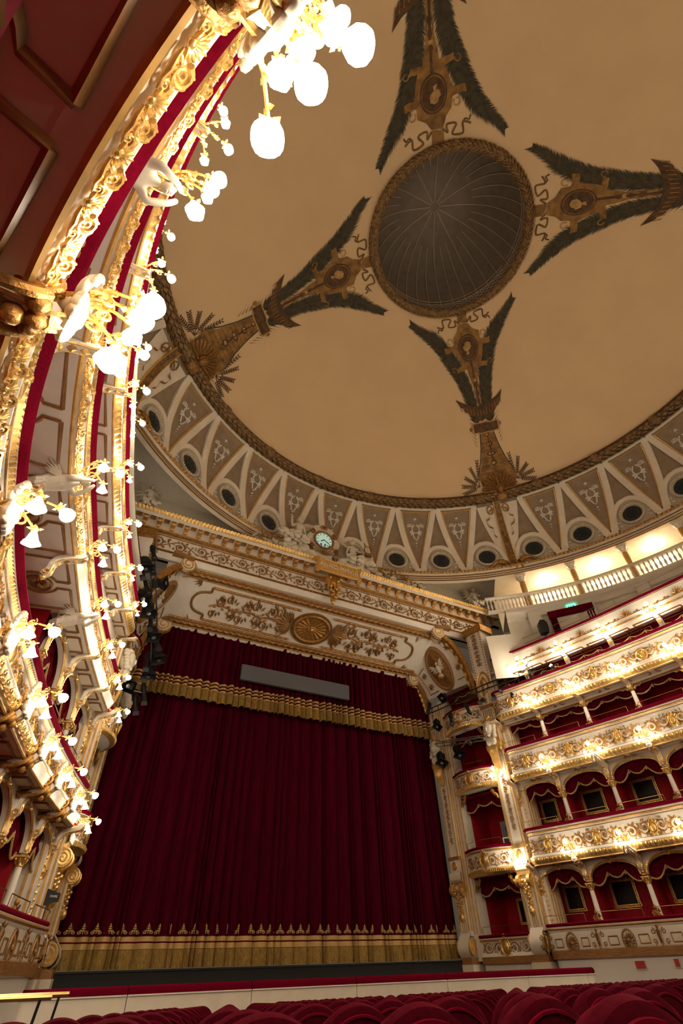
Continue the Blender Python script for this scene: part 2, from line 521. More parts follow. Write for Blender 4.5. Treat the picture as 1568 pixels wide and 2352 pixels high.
for a0 in (math.radians(46.6), math.radians(-46.4), math.radians(-134.5), math.radians(135.4)):
    for sgn, fr in ((1, FR_R), (-1, FR_L)):
        sp = smooth(fr, 14)
        mb = MB()
        rnd = random.Random(3+arm_no)
        for i in range(0, len(sp)-1):
            r, v = sp[i]
            r1, v1 = sp[min(i+1, len(sp)-1)]
            L = math.hypot(r1-r, v1-v) or 1
            tx, ty = (r1-r)/L, (v1-v)/L
            f = i/len(sp)
            ln = (.36+.20*min(1, f*2.2))*(1 if f < .80 else 1-3.0*(f-.80))
            for q in (-1, 1):
                for jit in (0, .5):
                    rr, vv = r+(r1-r)*jit, v+(v1-v)*jit
                    nx, ny = -ty*q, tx*q
                    lnj = ln*rnd.uniform(.82, 1.1)
                    dx, dy = nx*.84+tx*.42, ny*.84+ty*.42
                    wd = .024
                    mb.add([arm_pt(a0, rr-tx*wd, vv-ty*wd, .025), arm_pt(a0, rr+tx*wd, vv+ty*wd, .025),
                            arm_pt(a0, rr+dx*lnj*.6+tx*wd, vv+dy*lnj*.6+ty*wd, .027), arm_pt(a0, rr+dx*lnj+tx*.06, vv+dy*lnj+ty*.06, .029),
                            arm_pt(a0, rr+dx*lnj*.6-tx*wd, vv+dy*lnj*.6-ty*wd, .027)], [(0, 1, 2, 3, 4)])
        mb.build('palm_frond', 'paint_green', ceiling, smooth=False)
        strip(sp, a0, .05, .034, 'paint_brown', 'palm_stem', True)
        # stray tufts under the nameplate
        mb = MB()
        for i in range(9):
            r, v = 9.0+.16*i, .22+sgn*(.52+.02*i)
            mb.add([arm_pt(a0, r, v, .018), arm_pt(a0, r+.05, v, .018), arm_pt(a0, r-.22, v+sgn*.34*(1-.06*i), .02)], [(0, 1, 2)])
        mb.build('palm_tuft', 'paint_green', ceiling, smooth=False)
        strip([(8.9, .22+sgn*.30), (9.7, .22+sgn*.36), (10.4, .22+sgn*.50), (11.0, .22+sgn*.70), (11.6, .22+sgn*1.02)], a0, .05, .045, 'paint_green', 'palm_stem')
        # ribbon
        strip(smooth([(r, .20+sgn*(v-.20)) for r, v in RIB], 6), a0, .075, .03, 'paint_brown', 'ribbon')
        strip(smooth([(r+.012, .20+sgn*(v-.20)) for r, v in RIB], 6), a0, .03, .036, 'paint_gold', 'ribbon_light')
        strip(smooth([(4.50, .20+sgn*1.09), (4.62, .20+sgn*1.2), (4.58, .20+sgn*1.34), (4.75, .20+sgn*1.42)], 5), a0, .05, .03, 'paint_brown', 'ribbon')
        # laurel branch
        for (re, ve) in ((12.28, 2.0), (11.95, 1.98), (11.62, 1.72), (11.25, 1.35), (10.98, .92)):
            mb = MB()
            b0 = (12.05, .22+sgn*1.05)
            e0 = (re, .22+sgn*ve)
            for q in range(8):
                f = .25+.75*q/7
                r, v = b0[0]+(e0[0]-b0[0])*f, b0[1]+(e0[1]-b0[1])*f
                L = math.hypot(e0[0]-b0[0], e0[1]-b0[1])
                tx, ty = (e0[0]-b0[0])/L, (e0[1]-b0[1])/L
                for sd in (-1, 1):
                    dx, dy = tx*.8-ty*sd*.7, ty*.8+tx*sd*.7
                    wx, wy = -dy*.03, dx*.03
                    ll = .15
                    mb.add([arm_pt(a0, r, v, .026), arm_pt(a0, r+dx*ll*.5+wx, v+dy*ll*.5+wy, .026), arm_pt(a0, r+dx*ll, v+dy*ll, .026), arm_pt(a0, r+dx*ll*.5-wx, v+dy*ll*.5-wy, .026)], [(0, 1, 2, 3)])
            mb.build('laurel_sprig', 'paint_brown', ceiling, smooth=False)
            strip([b0, e0], a0, .03, .03, 'paint_brown', 'laurel_stem')
        # scroll hooks of the cartouche
        strip([(6.62+.11*math.cos(t), .22+sgn*(.98+.11*math.sin(t))) for t in np.linspace(0, 5, 14)], a0, .05, .045, 'paint_gold', 'cartouche_scroll')
        strip([(5.22+.13*math.cos(t), .22+sgn*(.90+.13*math.sin(t))) for t in np.linspace(0, 5.6, 14)], a0, .05, .045, 'paint_light', 'cartouche_scroll')
    patch(CLASP, a0, .05, 'paint_gold', 'clasp')
    mb = MB()
    for q in range(5):
        v = -.22+.19*q
        mb.add([arm_pt(a0, 3.55, v, .06), arm_pt(a0, 3.55, v+.05, .06), arm_pt(a0, 4.2, .08+.09*q*.6, .06)], [(0, 1, 2)])
    mb.build('clasp_fold', 'paint_brown', ceiling, smooth=False)
    patch(CART, a0, .04, 'paint_gold', 'cartouche')
    ell = lambda f: [(5.68+.68*f*math.cos(t), .22+.54*f*math.sin(t)) for t in np.linspace(0, 2*PI, 33)[:-1]]
    patch(ell(1.0), a0, .055, 'paint_brown', 'medallion_rim')
    patch(ell(.9), a0, .065, 'paint_gold', 'medallion_band')
    patch(ell(.84), a0, .075, 'paint_brown', 'medallion')
    mb = MB()
    for t in np.linspace(0, 2*PI, 37)[:-1]:
        mb.ball(arm_pt(a0, 5.68+.595*math.cos(t), .22+.47*math.sin(t), .09), .017, 4, 3)
    mb.build('medallion_pearls', 'paint_light', ceiling, kind='stuff')
    patch([(5.98, .05), (5.95, .22), (5.80, .20), (5.72, .30), (5.62, .38), (5.42, .36), (5.34, .22), (5.38, .08), (5.52, .02), (5.58, -.07), (5.68, -.04), (5.78, .0), (5.82, .10)], a0, .09, 'paint_light', 'bust_profile')
    strip([(6.35, .22), (7.2, .21), (8.4, .18)], a0, .10, .05, 'paint_brown', 'shaft_ornament')
    for q in range(6):
        patch([(7.1+.2*q+.09*math.cos(t), .20+.09*math.sin(t)) for t in np.linspace(0, 2*PI, 9)[:-1]], a0, .056, 'paint_light' if q % 2 else 'paint_brown', 'shaft_rosette')
    patch(OBEL, a0, .035, 'paint_gold', 'obelisk_panel')
    for q in range(14):
        r = 9.9+.165*q
        hw = .30+.054*q
        strip([(r, .22-hw), (r, .22+hw)], a0, .012, .04, 'paint_brown', 'obelisk_course')
    for r, v, hw in VASE:
        patch([(r+.10*math.cos(t), v+hw*math.sin(t)) for t in np.linspace(0, 2*PI, 13)[:-1]], a0, .05, 'paint_brown', 'candelabrum_boss')
        patch([(r+.055*math.cos(t), v-.02+hw*.6*math.sin(t)) for t in np.linspace(0, 2*PI, 11)[:-1]], a0, .055, 'paint_light', 'candelabrum_light')
    strip([(9.8, .22), (11.3, .22)], a0, .07, .046, 'paint_brown', 'candelabrum_stem')
    patch(WING, a0, .06, 'paint_brown', 'eagle')
    for q in range(14):
        f = (q+.5)/14
        v = -1.0+2.45*f
        r = 8.62+.30*math.cos((f-.5)*2.6)*.9-.35*abs(f-.5)*2*.6
        strip([(r-.18, v), (r+.10, v-.12*(f-.5))], a0, .035, .066, 'paint_gold', 'eagle_feather')
    patch([(r, v) for r, v in ((9.24, -.50), (9.28, .98), (9.77, .97), (9.74, -.52))], a0, .055, 'paint_light', 'nameplate_border')
    patch(PLATE, a0, .062, 'paint_brown', 'nameplate')
    for q in (-1, 1):
        patch([(9.5+.09*math.cos(t), .22+q*.80+.09*math.sin(t)) for t in np.linspace(0, 2*PI, 11)[:-1]], a0, .05, 'paint_gold', 'nameplate_knob')
    # gilded shell and mask in relief over the ring
    c0 = arm_pt(a0, 12.25, .22, .25)
    rad = (arm_pt(a0, 11.2, .22, .1)-arm_pt(a0, 12.2, .22, .1)).normalized()
    lat = Vector((math.cos(a0), -math.sin(a0), 0))
    dn = rad.cross(lat)
    dn = -dn if dn.z > 0 else dn
    sh = MB()
    for q in range(17):
        t = (q-8)/8*1.72
        d = rad*math.cos(t)+lat*math.sin(t)
        L = 1.0 if q % 2 == 0 else .93
        w = d.cross(dn).normalized()
        sh.add([c0+d*.22-w*.02, c0+d*.22+w*.02, c0+d*L+w*.085, c0+d*(L+.06)+dn*.03, c0+d*L-w*.085, c0+d*L*.7+dn*.09], [(0, 1, 5), (1, 2, 5), (2, 3, 5), (3, 4, 5), (4, 0, 5)])
    sh.build('shell', 'browngold', ceiling)
    for t in (-1.45, -.1, 1.45):
        d = rad*math.cos(t)+lat*math.sin(t)
        MB().tube([c0+d*.2+dn*.14, c0+d*1.15+dn*.12], [.035, .012], 5).build('shell_ray', 'oldgold', ceiling)
    fc = MB()
    Rm = Matrix((lat, rad, -dn)).transposed()
    fc.ball(c0+dn*.18+rad*.12, (.17, .24, .17), 12, 9, Rm)
    fc.ball(c0+dn*.10+rad*.20, (.25, .24, .14), 10, 7, Rm)
    fc.ball(c0+dn*.34+rad*.08, (.03, .06, .05), 6, 4, Rm)
    fc.ball(c0+dn*.08-rad*.35, (.34, .28, .15), 10, 6, Rm)
    for q in range(13):
        t = (q-6)/6
        fc.ball(c0+dn*.15-rad*(.34+.14*(1-t*t))+lat*t*.42, .035, 6, 4)
    fc.build('mask', 'browngold', ceiling, label='gilded female mask under a painted shell')
    arm_no += 1

# ---- cove with lunettes, ribs, round windows
NW = 34
STEP = 2*PI/NW
PH = math.radians(39.6)
cv = MB()
cv.grid([[cove(2*PI*j/204, z) for j in range(204)] for z in np.linspace(16.9, 21.45, 20)], cv=True)
wall_cove = cv.build('wall_cove', 'panel')
tag(wall_cove, 'taupe vaulted cove with white ribs below the dome ring', 'wall', kind='structure')

def cove_strip(p0, p1, w, proud, m, name, parent=wall_cove, n=10, thick=.10):
    """a raised band from (az, z) p0 to p1 on the cove"""
    mb = MB()
    rows = []
    for i in range(n+1):
        t = i/n
        az, z = p0[0]+(p1[0]-p0[0])*t, p0[1]+(p1[1]-p0[1])*t
        c = cove(az, z)
        c2 = cove(p0[0]+(p1[0]-p0[0])*(t+.01), p0[1]+(p1[1]-p0[1])*(t+.01))
        d = (c2-c).normalized()
        nr = Vector((-math.sin(az), -math.cos(az), -.35)).normalized()
        s_ = d.cross(nr).normalized()
        rows.append([c+s_*w/2+nr*-.02, c+s_*w/2+nr*proud, c+s_*w*.22+nr*(proud+.02), c-s_*w*.22+nr*(proud+.02), c-s_*w/2+nr*proud, c-s_*w/2+nr*-.02])
    return mb.grid(rows).build(name, m, parent)

# floral spray shared by all V panels: local X = lateral, Z = up along the cove
fl = MB()
for sd in (-1, 1):
    fl.tube([(sd*x, 0, z) for x, z in ((.05, 1.0), (.15, .8), (.13, .5), (.05, .2))], .03, 4)
    for cx, cz, r in ((.34, 1.35, .13), (.22, .95, .11), (.14, .55, .09), (.52, 1.55, .10), (.18, 1.62, .09)):
        fl.tube(spiral(sd*cx, cz, r, .02, 0 if sd > 0 else PI, sd*1.4, 14), [.03-.0012*i for i in range(15)], 4)
        for q in range(3):
            a = q*2.1+cx*7
            fl.leaf((sd*cx, 0, cz), (math.cos(a)*sd, 0, math.sin(a)), .17, .08, .03)
for q in range(9):
    a = PI*q/8
    fl.leaf((0, 0, 1.45), (math.cos(a), 0, math.sin(a)*.8+.1), .36, .12, .05)
for q in range(7):
    fl.leaf((0, 0, 1.3), (math.cos(q*.9), 0, math.sin(q*.9)), .24, .10, .05)
for z, r in ((.15, .05), (-.02, .04), (-.16, .03), (-.28, .022)):
    fl.ball((0, -.02, z), r, 6, 4)
fl.ball((0, -.03, 1.3), .07, 7, 5)
fl_me = fl.mesh('floral_spray', 'floral')

def lean(az, z):
    c, c2 = cove(az, z-.5), cove(az, z+.5)
    return math.atan2(math.hypot(c.x, c.y)-math.hypot(c2.x, c2.y), c2.z-c.z)

# round window pieces
wf = MB()
wf.lathe([(.62, -.02), (.62, .10), (.56, .13), (.50, .10), (.47, .04), (.44, -.05)], 28)
wf_me = wf.mesh('window_surround', 'stone')
wb = MB()
for q in range(28):
    a = 2*PI*q/28
    wb.ball((.545*math.cos(a), .545*math.sin(a), .115), .036, 5, 4)
wb_me = wb.mesh('window_beads', 'ivory')
wp = MB()
wp.lathe([(.45, .0), (.001, .0)], 24)
wp_me = wp.mesh('window_pane', 'glass')
wm = MB()
for q in range(4):
    a = PI*q/4+.2
    wm.tube([(.45*math.cos(a), .45*math.sin(a), .02), (-.45*math.cos(a), -.45*math.sin(a), .02)], .010, 4)
wm.tube([(.22*math.cos(t), .22*math.sin(t), .02) for t in np.linspace(0, 2*PI, 17)], .010, 4, cap=False)
wm_me = wm.mesh('window_bars', 'black')
# leafy corner sprays beside the windows
ws = MB()
for sd in (-1, 1):
    for q in range(5):
        x, z = sd*(.70+.05*q), -.55+.24*q
        ws.leaf((x, z, .03), (sd*.5, .8, 0), .22, .10, .03, (0, 0, 1))
        ws.leaf((x, z, .03), (-sd*.3, .9, 0), .16, .08, .03, (0, 0, 1))
ws_me = ws.mesh('window_spray', 'floral')

ARM_AZ = [math.radians(44.9), math.radians(-50.4)]
k_win = 0
for k in range(-10, 12):
    az = PH+STEP*(k-4)
    if not (-math.radians(100) < az < math.radians(125)):
        continue
    k_win += 1
    w = thing('window_%d' % k_win, 'round window in the cove, %s along the ring from the near wall' % ORDW[k_win-1], 'window', cove(az, 17.95, .10), 0, 'round cove windows', 'structure')
    w.rotation_euler = (PI/2, 0, -az)
    put('window_surround', wf_me, w)
    put('window_beads', wb_me, w, kind='stuff')
    put('window_pane', wp_me, w)
    put('window_bars', wm_me, w)
    put('window_spray', ws_me, w)
    # pointed arch over the window
    mb = MB()
    rows = []
    for t in np.linspace(-1, 1, 23):
        a = abs(t)
        x = math.copysign((.88*(1-(1-a)**1.55) if a < 1 else .88), t)
        z = 17.35+1.45*(1-a**1.9)
        nx = math.copysign(.55+.45*a, t)
        nz = 1-.75*a
        L = math.hypot(nx, nz)
        row = []
        for o, pr in ((0, .0), (0, .10), (.10, .14), (.22, .12), (.22, .0)):
            row.append(cove(az+(x+nx/L*o)/13.8, z+nz/L*o, pr))
        rows.append(row)
    mb.grid(rows)
    mb.build('lunette_arch', 'ivory', wall_cove)
    # field behind the window, inside the arch
    mb = MB()
    pts = []
    for t in np.linspace(-1, 1, 21):
        a = abs(t)
        x = math.copysign(.88*(1-(1-a)**1.55), t)
        pts.append(cove(az+x/13.8, 17.35+1.45*(1-a**1.9), .025))
    mb.add(pts+[cove(az+.88/13.8, 17.1, .025), cove(az-.88/13.8, 17.1, .025)], [tuple(range(len(pts)+2))])
    mb.build('lunette_field', 'stone', wall_cove, smooth=False)
for k in range(-10, 12):
    m_az = PH+STEP*(k-4)+STEP/2
    if not (-math.radians(100) < m_az < math.radians(122)):
        continue
    arm = min(abs(m_az-a) for a in ARM_AZ) < .06
    zt, zb = 21.02, 17.35
    hw = STEP/2*.97
    if arm:
        mb = MB()
        rows = []
        for i in range(12):
            z = zb-.3+(zt+.2-zb)*i/11
            f = (i/11)
            h = hw*(.10+.90*f**.9)
            rows.append([cove(m_az+h*u, z, .05) for u in (-1, -.5, 0, .5, 1)])
        mb.grid(rows).build('spandrel_panel', 'ivory', wall_cove)
        cove_strip((m_az, 17.0), (m_az, zt+.2), .34, .14, 'garland', 'garland_rib')
        for q in (-.19, .19):
            cove_strip((m_az+q/13.6, 17.0), (m_az+q/13.6, zt+.2), .05, .15, 'gold', 'rib_edge')
        for sd in (-1, 1):       # ribbons
            pts = smooth([(.0, 0), (.35, -.15), (.42, -.5), (.62, -.62), (.55, -.95), (.35, -1.1), (.38, -1.45), (.25, -1.65)], 5)
            mb = MB()
            mb.grid([[cove(m_az+sd*(x+.15)/13.3, 20.75+z+dz, .13) for dz in (-.05, .05)] for x, z in pts])
            mb.build('ribbon', 'browngold', wall_cove)
            mb = MB()
            mb.tube([cove(m_az+sd*(.45+.16*math.cos(t))/13.2, 20.65+.2*math.sin(t), .13) for t in np.linspace(0, 2*PI, 15)], .04, 4, cap=False)
            mb.build('ribbon_bow', 'browngold', wall_cove)
            # scrolls at the foot
            mb = MB()
            pts = [cove(m_az+sd*(.35+.9*t)/13.8, 17.25+.28*math.sin(t*PI)-.15*t, .2) for t in np.linspace(0, 1, 9)]
            mb.tube(pts, [.16-.09*i/8 for i in range(9)], 7)
            mb.build('foot_scroll', 'oldgold', wall_cove)
        mb = MB()
        for q in range(9):
            mb.ball(cove(m_az+(q-4)*.10/13.8, 17.05+.08*math.cos(q*2), .22), .12, 7, 5)
        mb.build('foot_cluster', 'browngold', wall_cove)
        continue
    # floral V panel (triangle) a little proud of the cove
    mb = MB()
    rows = []
    for i in range(11):
        f = i/10
        z = zb+.25+(zt-.1-zb-.25)*f
        h = hw*.74*f+.001
        rows.append([cove(m_az+h*u, z, .03) for u in (-1, -.5, 0, .5, 1)])
    mb.grid(rows).build('floral_panel', 'panel', wall_cove)
    o = put('floral_spray', fl_me, wall_cove, sc=(1.45, 1, 1.15))
    o.location = cove(m_az, 19.15, .07)
    o.rotation_euler = (lean(m_az, 20.0)*.8, 0, -m_az)
    for sd in (-1, 1):
        cove_strip((m_az+sd*.012, zb), (m_az+sd*hw*.93, zt), .32, .12, 'ivory', 'cove_rib')
        cove_strip((m_az+sd*.003, zb+.22), (m_az+sd*hw*.72, zt-.12), .07, .08, 'gold', 'rib_gilding')
    cove_strip((m_az-hw*.72, zt-.12), (m_az+hw*.72, zt-.12), .05, .06, 'gold', 'rib_gilding')
    cove_strip((m_az-hw, zt+.02), (m_az+hw, zt+.02), .16, .07, 'ivory', 'cove_rib')
    mb = MB()
    mb.grid([[polar(cove_r(17.2)-o_, m_az+d, z) for o_, z in ((0, 17.05), (.16, 17.05), (.20, 17.2), (.18, 17.34), (0, 17.38))] for d in (-.024, .024)])
    mb.build('rib_foot', 'ivory', wall_cove)

# ---- loggia entablature (ring under the cove)
def ring_sweep(prof, a0, a1, m, name, parent, n=150, fn=None):
    mb = MB()
    rows = []
    for i in range(n+1):
        a = a0+(a1-a0)*i/n
        rows.append([polar(r, a, z) for r, z in (fn(i) if fn else prof)])
    return mb.grid(rows).build(name, m, parent)
A0, A1 = -math.radians(115), math.radians(140)
wall_drum = ring_sweep([(13.85, 17.02), (13.62, 17.0), (13.62, 16.9), (13.74, 16.86), (13.74, 16.66), (13.68, 16.64), (13.68, 16.5), (13.9, 16.48), (13.95, 16.52), (13.95, 17.7)], A0, A1, 'ivory', 'wall_drum', None)
tag(wall_drum, 'ivory entablature ring carrying the cove above the loggia', 'wall', kind='structure')
for a_, b_ in ((A0, -math.radians(54)), (math.radians(40), A1)):
    ring_sweep([(13.9, 16.485), (15.9, 16.485)], a_, b_, 'ivory', 'loggia_ceiling', wall_drum)
ring_sweep([(13.95, 17.6), (18.0, 17.6)], -math.radians(56), math.radians(42), 'white', 'attic_ceiling', wall_drum)
ring_sweep(None, A0, A1, 'oldgold', 'bead_course', wall_drum, n=900, fn=lambda i: [(13.60-.05*(i % 3 == 0), 17.07), (13.54-.07*(i % 3 == 0), 17.0), (13.60-.04*(i % 3 == 0), 16.92)])
ring_sweep([(13.70, 16.68), (13.66, 16.67), (13.66, 16.63), (13.70, 16.62)], A0, A1, 'browngold', 'gilt_fillet', wall_drum)
for zf_, rf_ in ((16.83, 13.74), (16.52, 13.68)):
    ring_sweep([(rf_+.01, zf_+.03), (rf_-.035, zf_+.02), (rf_-.035, zf_-.02), (rf_+.01, zf_-.03)], A0, A1, 'browngold', 'gilt_fillet', wall_drum)

# ---- loggia behind the gallery: floor, back wall, columns, balustrade
LA0, LA1 = math.radians(34), math.radians(128)
G0, GL = math.radians(40), math.radians(54)
wall_loggia = ring_sweep([(15.9, 11.0), (15.9, 16.5)], G0, A1, 'wallpaint', 'wall_loggia', None, 80)
tag(wall_loggia, 'pale painted wall behind the top loggia', 'wall', kind='structure')
ring_sweep([(15.9, 14.35), (13.75, 14.35), (13.6, 14.32), (13.6, 14.2), (13.72, 14.1), (13.75, 13.9), (13.9, 13.85), (13.9, 11.0)], G0, A1, 'wallpaint', 'gallery_wall', wall_loggia, 120)
ring_sweep([(15.9, 11.0), (15.9, 16.5)], A0, -GL, 'wallpaint', 'loggia_back', wall_loggia, 80)
ring_sweep([(15.9, 14.35), (13.75, 14.35), (13.6, 14.32), (13.6, 14.2), (13.72, 14.1), (13.75, 13.9), (13.9, 13.85), (13.9, 11.0)], A0, -GL, 'wallpaint', 'gallery_wall', wall_loggia, 120)
ring_sweep([(13.9, 13.2), (13.9, 11.0)], math.radians(35), G0+.01, 'wallpaint', 'gallery_wall', wall_loggia, 10)
for sd_ in (-1, 1):
    sweep(path(sd_, .4, S_END, .4), lambda s_: [(.1, 11.55), (2.6+1.2*min(1, s_/6), 11.55)]).build('gallery_floor', 'wallpaint', wall_loggia)
shaft = MB()
shaft.lathe([(.20, 0), (.20, .05), (.17, .08), (.165, 1.55), (.145, 1.72)], 18)
shaft_me = shaft.mesh('shaft', 'ochre')
cap = MB()
cap.lathe([(.15, 0), (.17, .03), (.155, .06), (.16, .2), (.24, .30)], 14)
cap.box((0, 0, .33), (.50, .50, .06))
for q in range(8):
    a = PI*q/4
    cap.leaf((.155*math.cos(a), .155*math.sin(a), .05), (math.cos(a)*.35, math.sin(a)*.35, 1), .24, .12, .04, (math.cos(a), math.sin(a), 0))
for q in range(4):
    a = PI/4+PI*q/2
    cap.ball((.25*math.cos(a), .25*math.sin(a), .26), .05, 6, 5)
cap_me = cap.mesh('capital', 'ivory')
cap_gold = cap.mesh('capital', 'gold')
for i, deg in enumerate((36.5, 45.5, 56.0, 66.5, 77.3, 88.0, 98.6)):
    a = math.radians(deg)
    c = thing('loggia_column', 'ochre loggia column with white leafy capital, %s from the stage' % ORDW[max(i-1, 0)], 'column', polar(13.95, a, 14.35), -a, 'loggia columns', 'structure')
    if i == 0:
        bpy.data.objects.remove(c)
    else:
        put('shaft', shaft_me, c)
        put('capital', cap_me, c, loc=(0, 0, 1.72))
    if i < 6:     # each bay between columns: balustrade
        a1 = a+math.radians(10.5 if i else 9.0)
        b = thing('balustrade', 'white balustrade of turned balusters, %s loggia bay from the stage' % ORDW[i], 'balustrade', (0, 0, 0), 0, 'loggia balustrades', 'structure')
        n = 12
        rail = MB()
        rail.grid([[polar(r, a+(a1-a)*j/8, z) for r, z in ((13.66, 15.12), (13.60, 15.16), (13.60, 15.22), (13.86, 15.22), (13.86, 15.12))] for j in range(9)], cv=True)
        rail.build('rail', 'cream', b)
        ft = MB()
        ft.grid([[polar(r, a+(a1-a)*j/8, z) for r, z in ((13.64, 14.35), (13.64, 14.47), (13.84, 14.47), (13.84, 14.35))] for j in range(9)], cv=True)
        ft.build('plinth', 'cream', b)
        if i == 0:
            bal = MB()
            bal.lathe([(.045, 0), (.045, .05), (.03, .08), (.052, .20), (.06, .26), (.028, .40), (.024, .46), (.045, .54), (.05, .58), (.03, .62), (.045, .65)], 8)
            bal_me = bal.mesh('baluster', 'cream')
        for j in range(n):
            put('baluster', bal_me, b, loc=polar(13.74, a+(a1-a)*(j+.5)/n, 14.47))
for i, deg in enumerate((50.6, 61.2, 71.6)):
    a = math.radians(deg)
    l = thing('ceiling_lamp', ['round lit ceiling lamp in the loggia bay nearest the stage', 'round lit ceiling lamp in the middle loggia bay', 'round lit ceiling lamp in the loggia bay furthest from the stage'][i], 'lamp', polar(14.9, a, 16.48), 0, 'loggia ceiling lamps')
    MB().lathe([(.001, -.14), (.10, -.12), (.14, -.05), (.13, -.02)], 12).build('lamp_bowl', 'lamp', l)
    MB().lathe([(.15, -.03), (.16, 0), (.001, 0)], 12).build('lamp_base', 'brass', l)
    ld = bpy.data.lights.new('loggia_light', 'POINT')
    ld.energy = 16
    ld.color = (1, .80, .55)
    ld.shadow_soft_size = .12
    lo = bpy.data.objects.new('loggia_light', ld)
    COL.objects.link(lo)
    lo.parent = l
    lo.location = (0, 0, -.28)
# plain piers carrying the loggia floor where the photo shows the wall below
for deg in (45.5, 56.0, 66.5):
    a = math.radians(deg)
    MB().grid([[polar(13.9-.16*f, a+d, z) for d in (-.022, -.02, .02, .022)] for z, f in ((12.0, 1), (13.75, 1), (13.85, 1.4), (14.1, 1.6))]).build('wall_pier', 'wallpaint', wall_loggia)
# red draped doorway in the gallery wall
d1 = thing('door_1', 'gallery doorway with dark red drape and pelmet', 'door', polar(13.74, math.radians(52.5), 11.55), -math.radians(52.5), None, 'structure')
MB().box((0, .02, 1.0), (1.5, .04, 2.1)).build('door_leaf', 'wallpaint', d1)
MB().box((0, -.06, 2.2), (2.1, .16, .35)).build('pelmet', 'swag', d1)
for sd in (-1, 1):
    MB().grid([[(sd*(.7+.32*t), -.05-.04*math.sin(t*16), z) for t in np.linspace(0, 1, 17)] for z in (0, 2.1)]).build('drape', 'swag', d1)
es = thing('exit_sign', 'small green lit exit sign over the draped doorway', 'sign', polar(13.70, math.radians(53), 14.0), -math.radians(53))
MB().box((0, 0, 0), (.42, .06, .20)).build('sign_body', 'exit', es)
for i, (x, w) in enumerate(((-.12, .05), (-.02, .05), (.10, .08))):
    MB().box((x, -.035, -.01), (w, .01, .10)).build('pictogram', 'whiteplain', es)
ds = thing('loggia_doorway', 'dark red draped opening behind the balustrade', 'door', polar(15.8, math.radians(53.5), 14.35), -math.radians(53.5), None, 'structure')
MB().grid([[(-.55+1.1*t, -.05*math.sin(t*22), z+(.25*(1-abs(2*t-1)) if z > 1 else 0)) for t in np.linspace(0, 1, 33)] for z in (0, 1.05)]).build('drape', 'redwall', ds)
MB().ball((.95, -.45, .45), .09, 8, 6).build('lamp_globe', 'lamp', ds)

# speaker on the gallery
sp = thing('loudspeaker', 'black box loudspeaker on a pole by the gallery wall', 'speaker', polar(13.1, math.radians(46.0), 11.8), -math.radians(46)+.35)
MB().prism([(-.16, 0), (.16, 0), (.21, .22), (.21, .52), (.10, .66), (-.10, .66), (-.21, .52), (-.21, .22)], lambda x, z: (x, -.17, z+.75), lambda x, z: (x*.8, .17, z+.75)).build('cabinet', 'black', sp, smooth=False)
MB().tube([(0, 0, -.2), (0, 0, .8)], .02, 6).build('pole', 'black', sp)

# ================================================================== floor, pit, stage
def seat_top(y):
    return 1.12-.0317*(y+2.68)
def floor_z(y):
    return seat_top(y)-1.0
fl_ = MB()
fl_.grid([[(x, y, floor_z(y)) for x in (-12.5, 12.5)] for y in np.linspace(-11.5, 11.5, 24)])
floor = fl_.build('floor', 'floor')
tag(floor, 'dark raked stalls floor', 'floor', kind='structure')
MB().grid([[(x, y, -.9) for x in (-10, 10)] for y in (11.5, 16.4)]).build('pit_floor', 'stage', floor)
# orchestra pit wall
PW = [(-8.9, 11.75), (-6, 11.7), (-3, 11.65), (0, 11.6), (3, 11.5), (6, 11.3), (8.2, 10.9), (9.6, 10.5)]
pit = thing('pit_wall', 'cream orchestra pit wall with crimson velvet top rail', 'barrier', (0, 11.6, 0), 0, None, 'structure')
pts = PW
for i in range(len(pts)-1):
    (x0, y0), (x1, y1) = pts[i], pts[i+1]
    dx, dy = x1-x0, y1-y0
    g = .012
    a, b = g, 1-g*.4
    xa, ya, xb, yb = x0+dx*a*.3, y0+dy*a*.3-11.6, x0+dx*b, y0+dy*b-11.6
    xb, yb = x0+dx*.997, y0+dy*.997-11.6
    MB().add([(xa, ya, -.4), (xb, yb, -.4), (xb, yb, .885), (xa, ya, .885), (xa, ya+.12, -.4), (xb, yb+.12, -.4), (xb, yb+.12, .885), (xa, ya+.12, .885)],
             [(0, 1, 2, 3), (7, 6, 5, 4), (3, 2, 6, 7), (0, 4, 5, 1), (0, 3, 7, 4), (1, 5, 6, 2)]).build('wall_panel', 'cream', pit, smooth=False)
    MB().tube([(xa, ya+.05, .975), (xb, yb+.05, .975)], .085, 8, flat=.75).build('velvet_rail', 'velvet', pit)
    MB().add([(xa, ya-.03, .885), (xb, yb-.03, .885), (xb, yb-.03, .91), (xa, ya-.03, .91), (xa, ya+.15, .91), (xb, yb+.15, .91)], [(0, 1, 2, 3), (3, 2, 5, 4)]).build('nosing', 'white', pit, smooth=False)
stg = MB()
stg.box((0, 19.0, 1.25), (17.5, 6.0, .22))
stg.box((0, 16.05, .3), (17.5, .1, 2.1))
st = thing('stage', 'black stage front and stage floor under the curtain', 'stage', (0, 0, 0), 0, None, 'structure')
stg.build('stage_floor', 'stage', st, smooth=False)
MB().box((0, 16.0, 1.33), (15.2, .05, .03)).build('stage_edge', 'black', st)

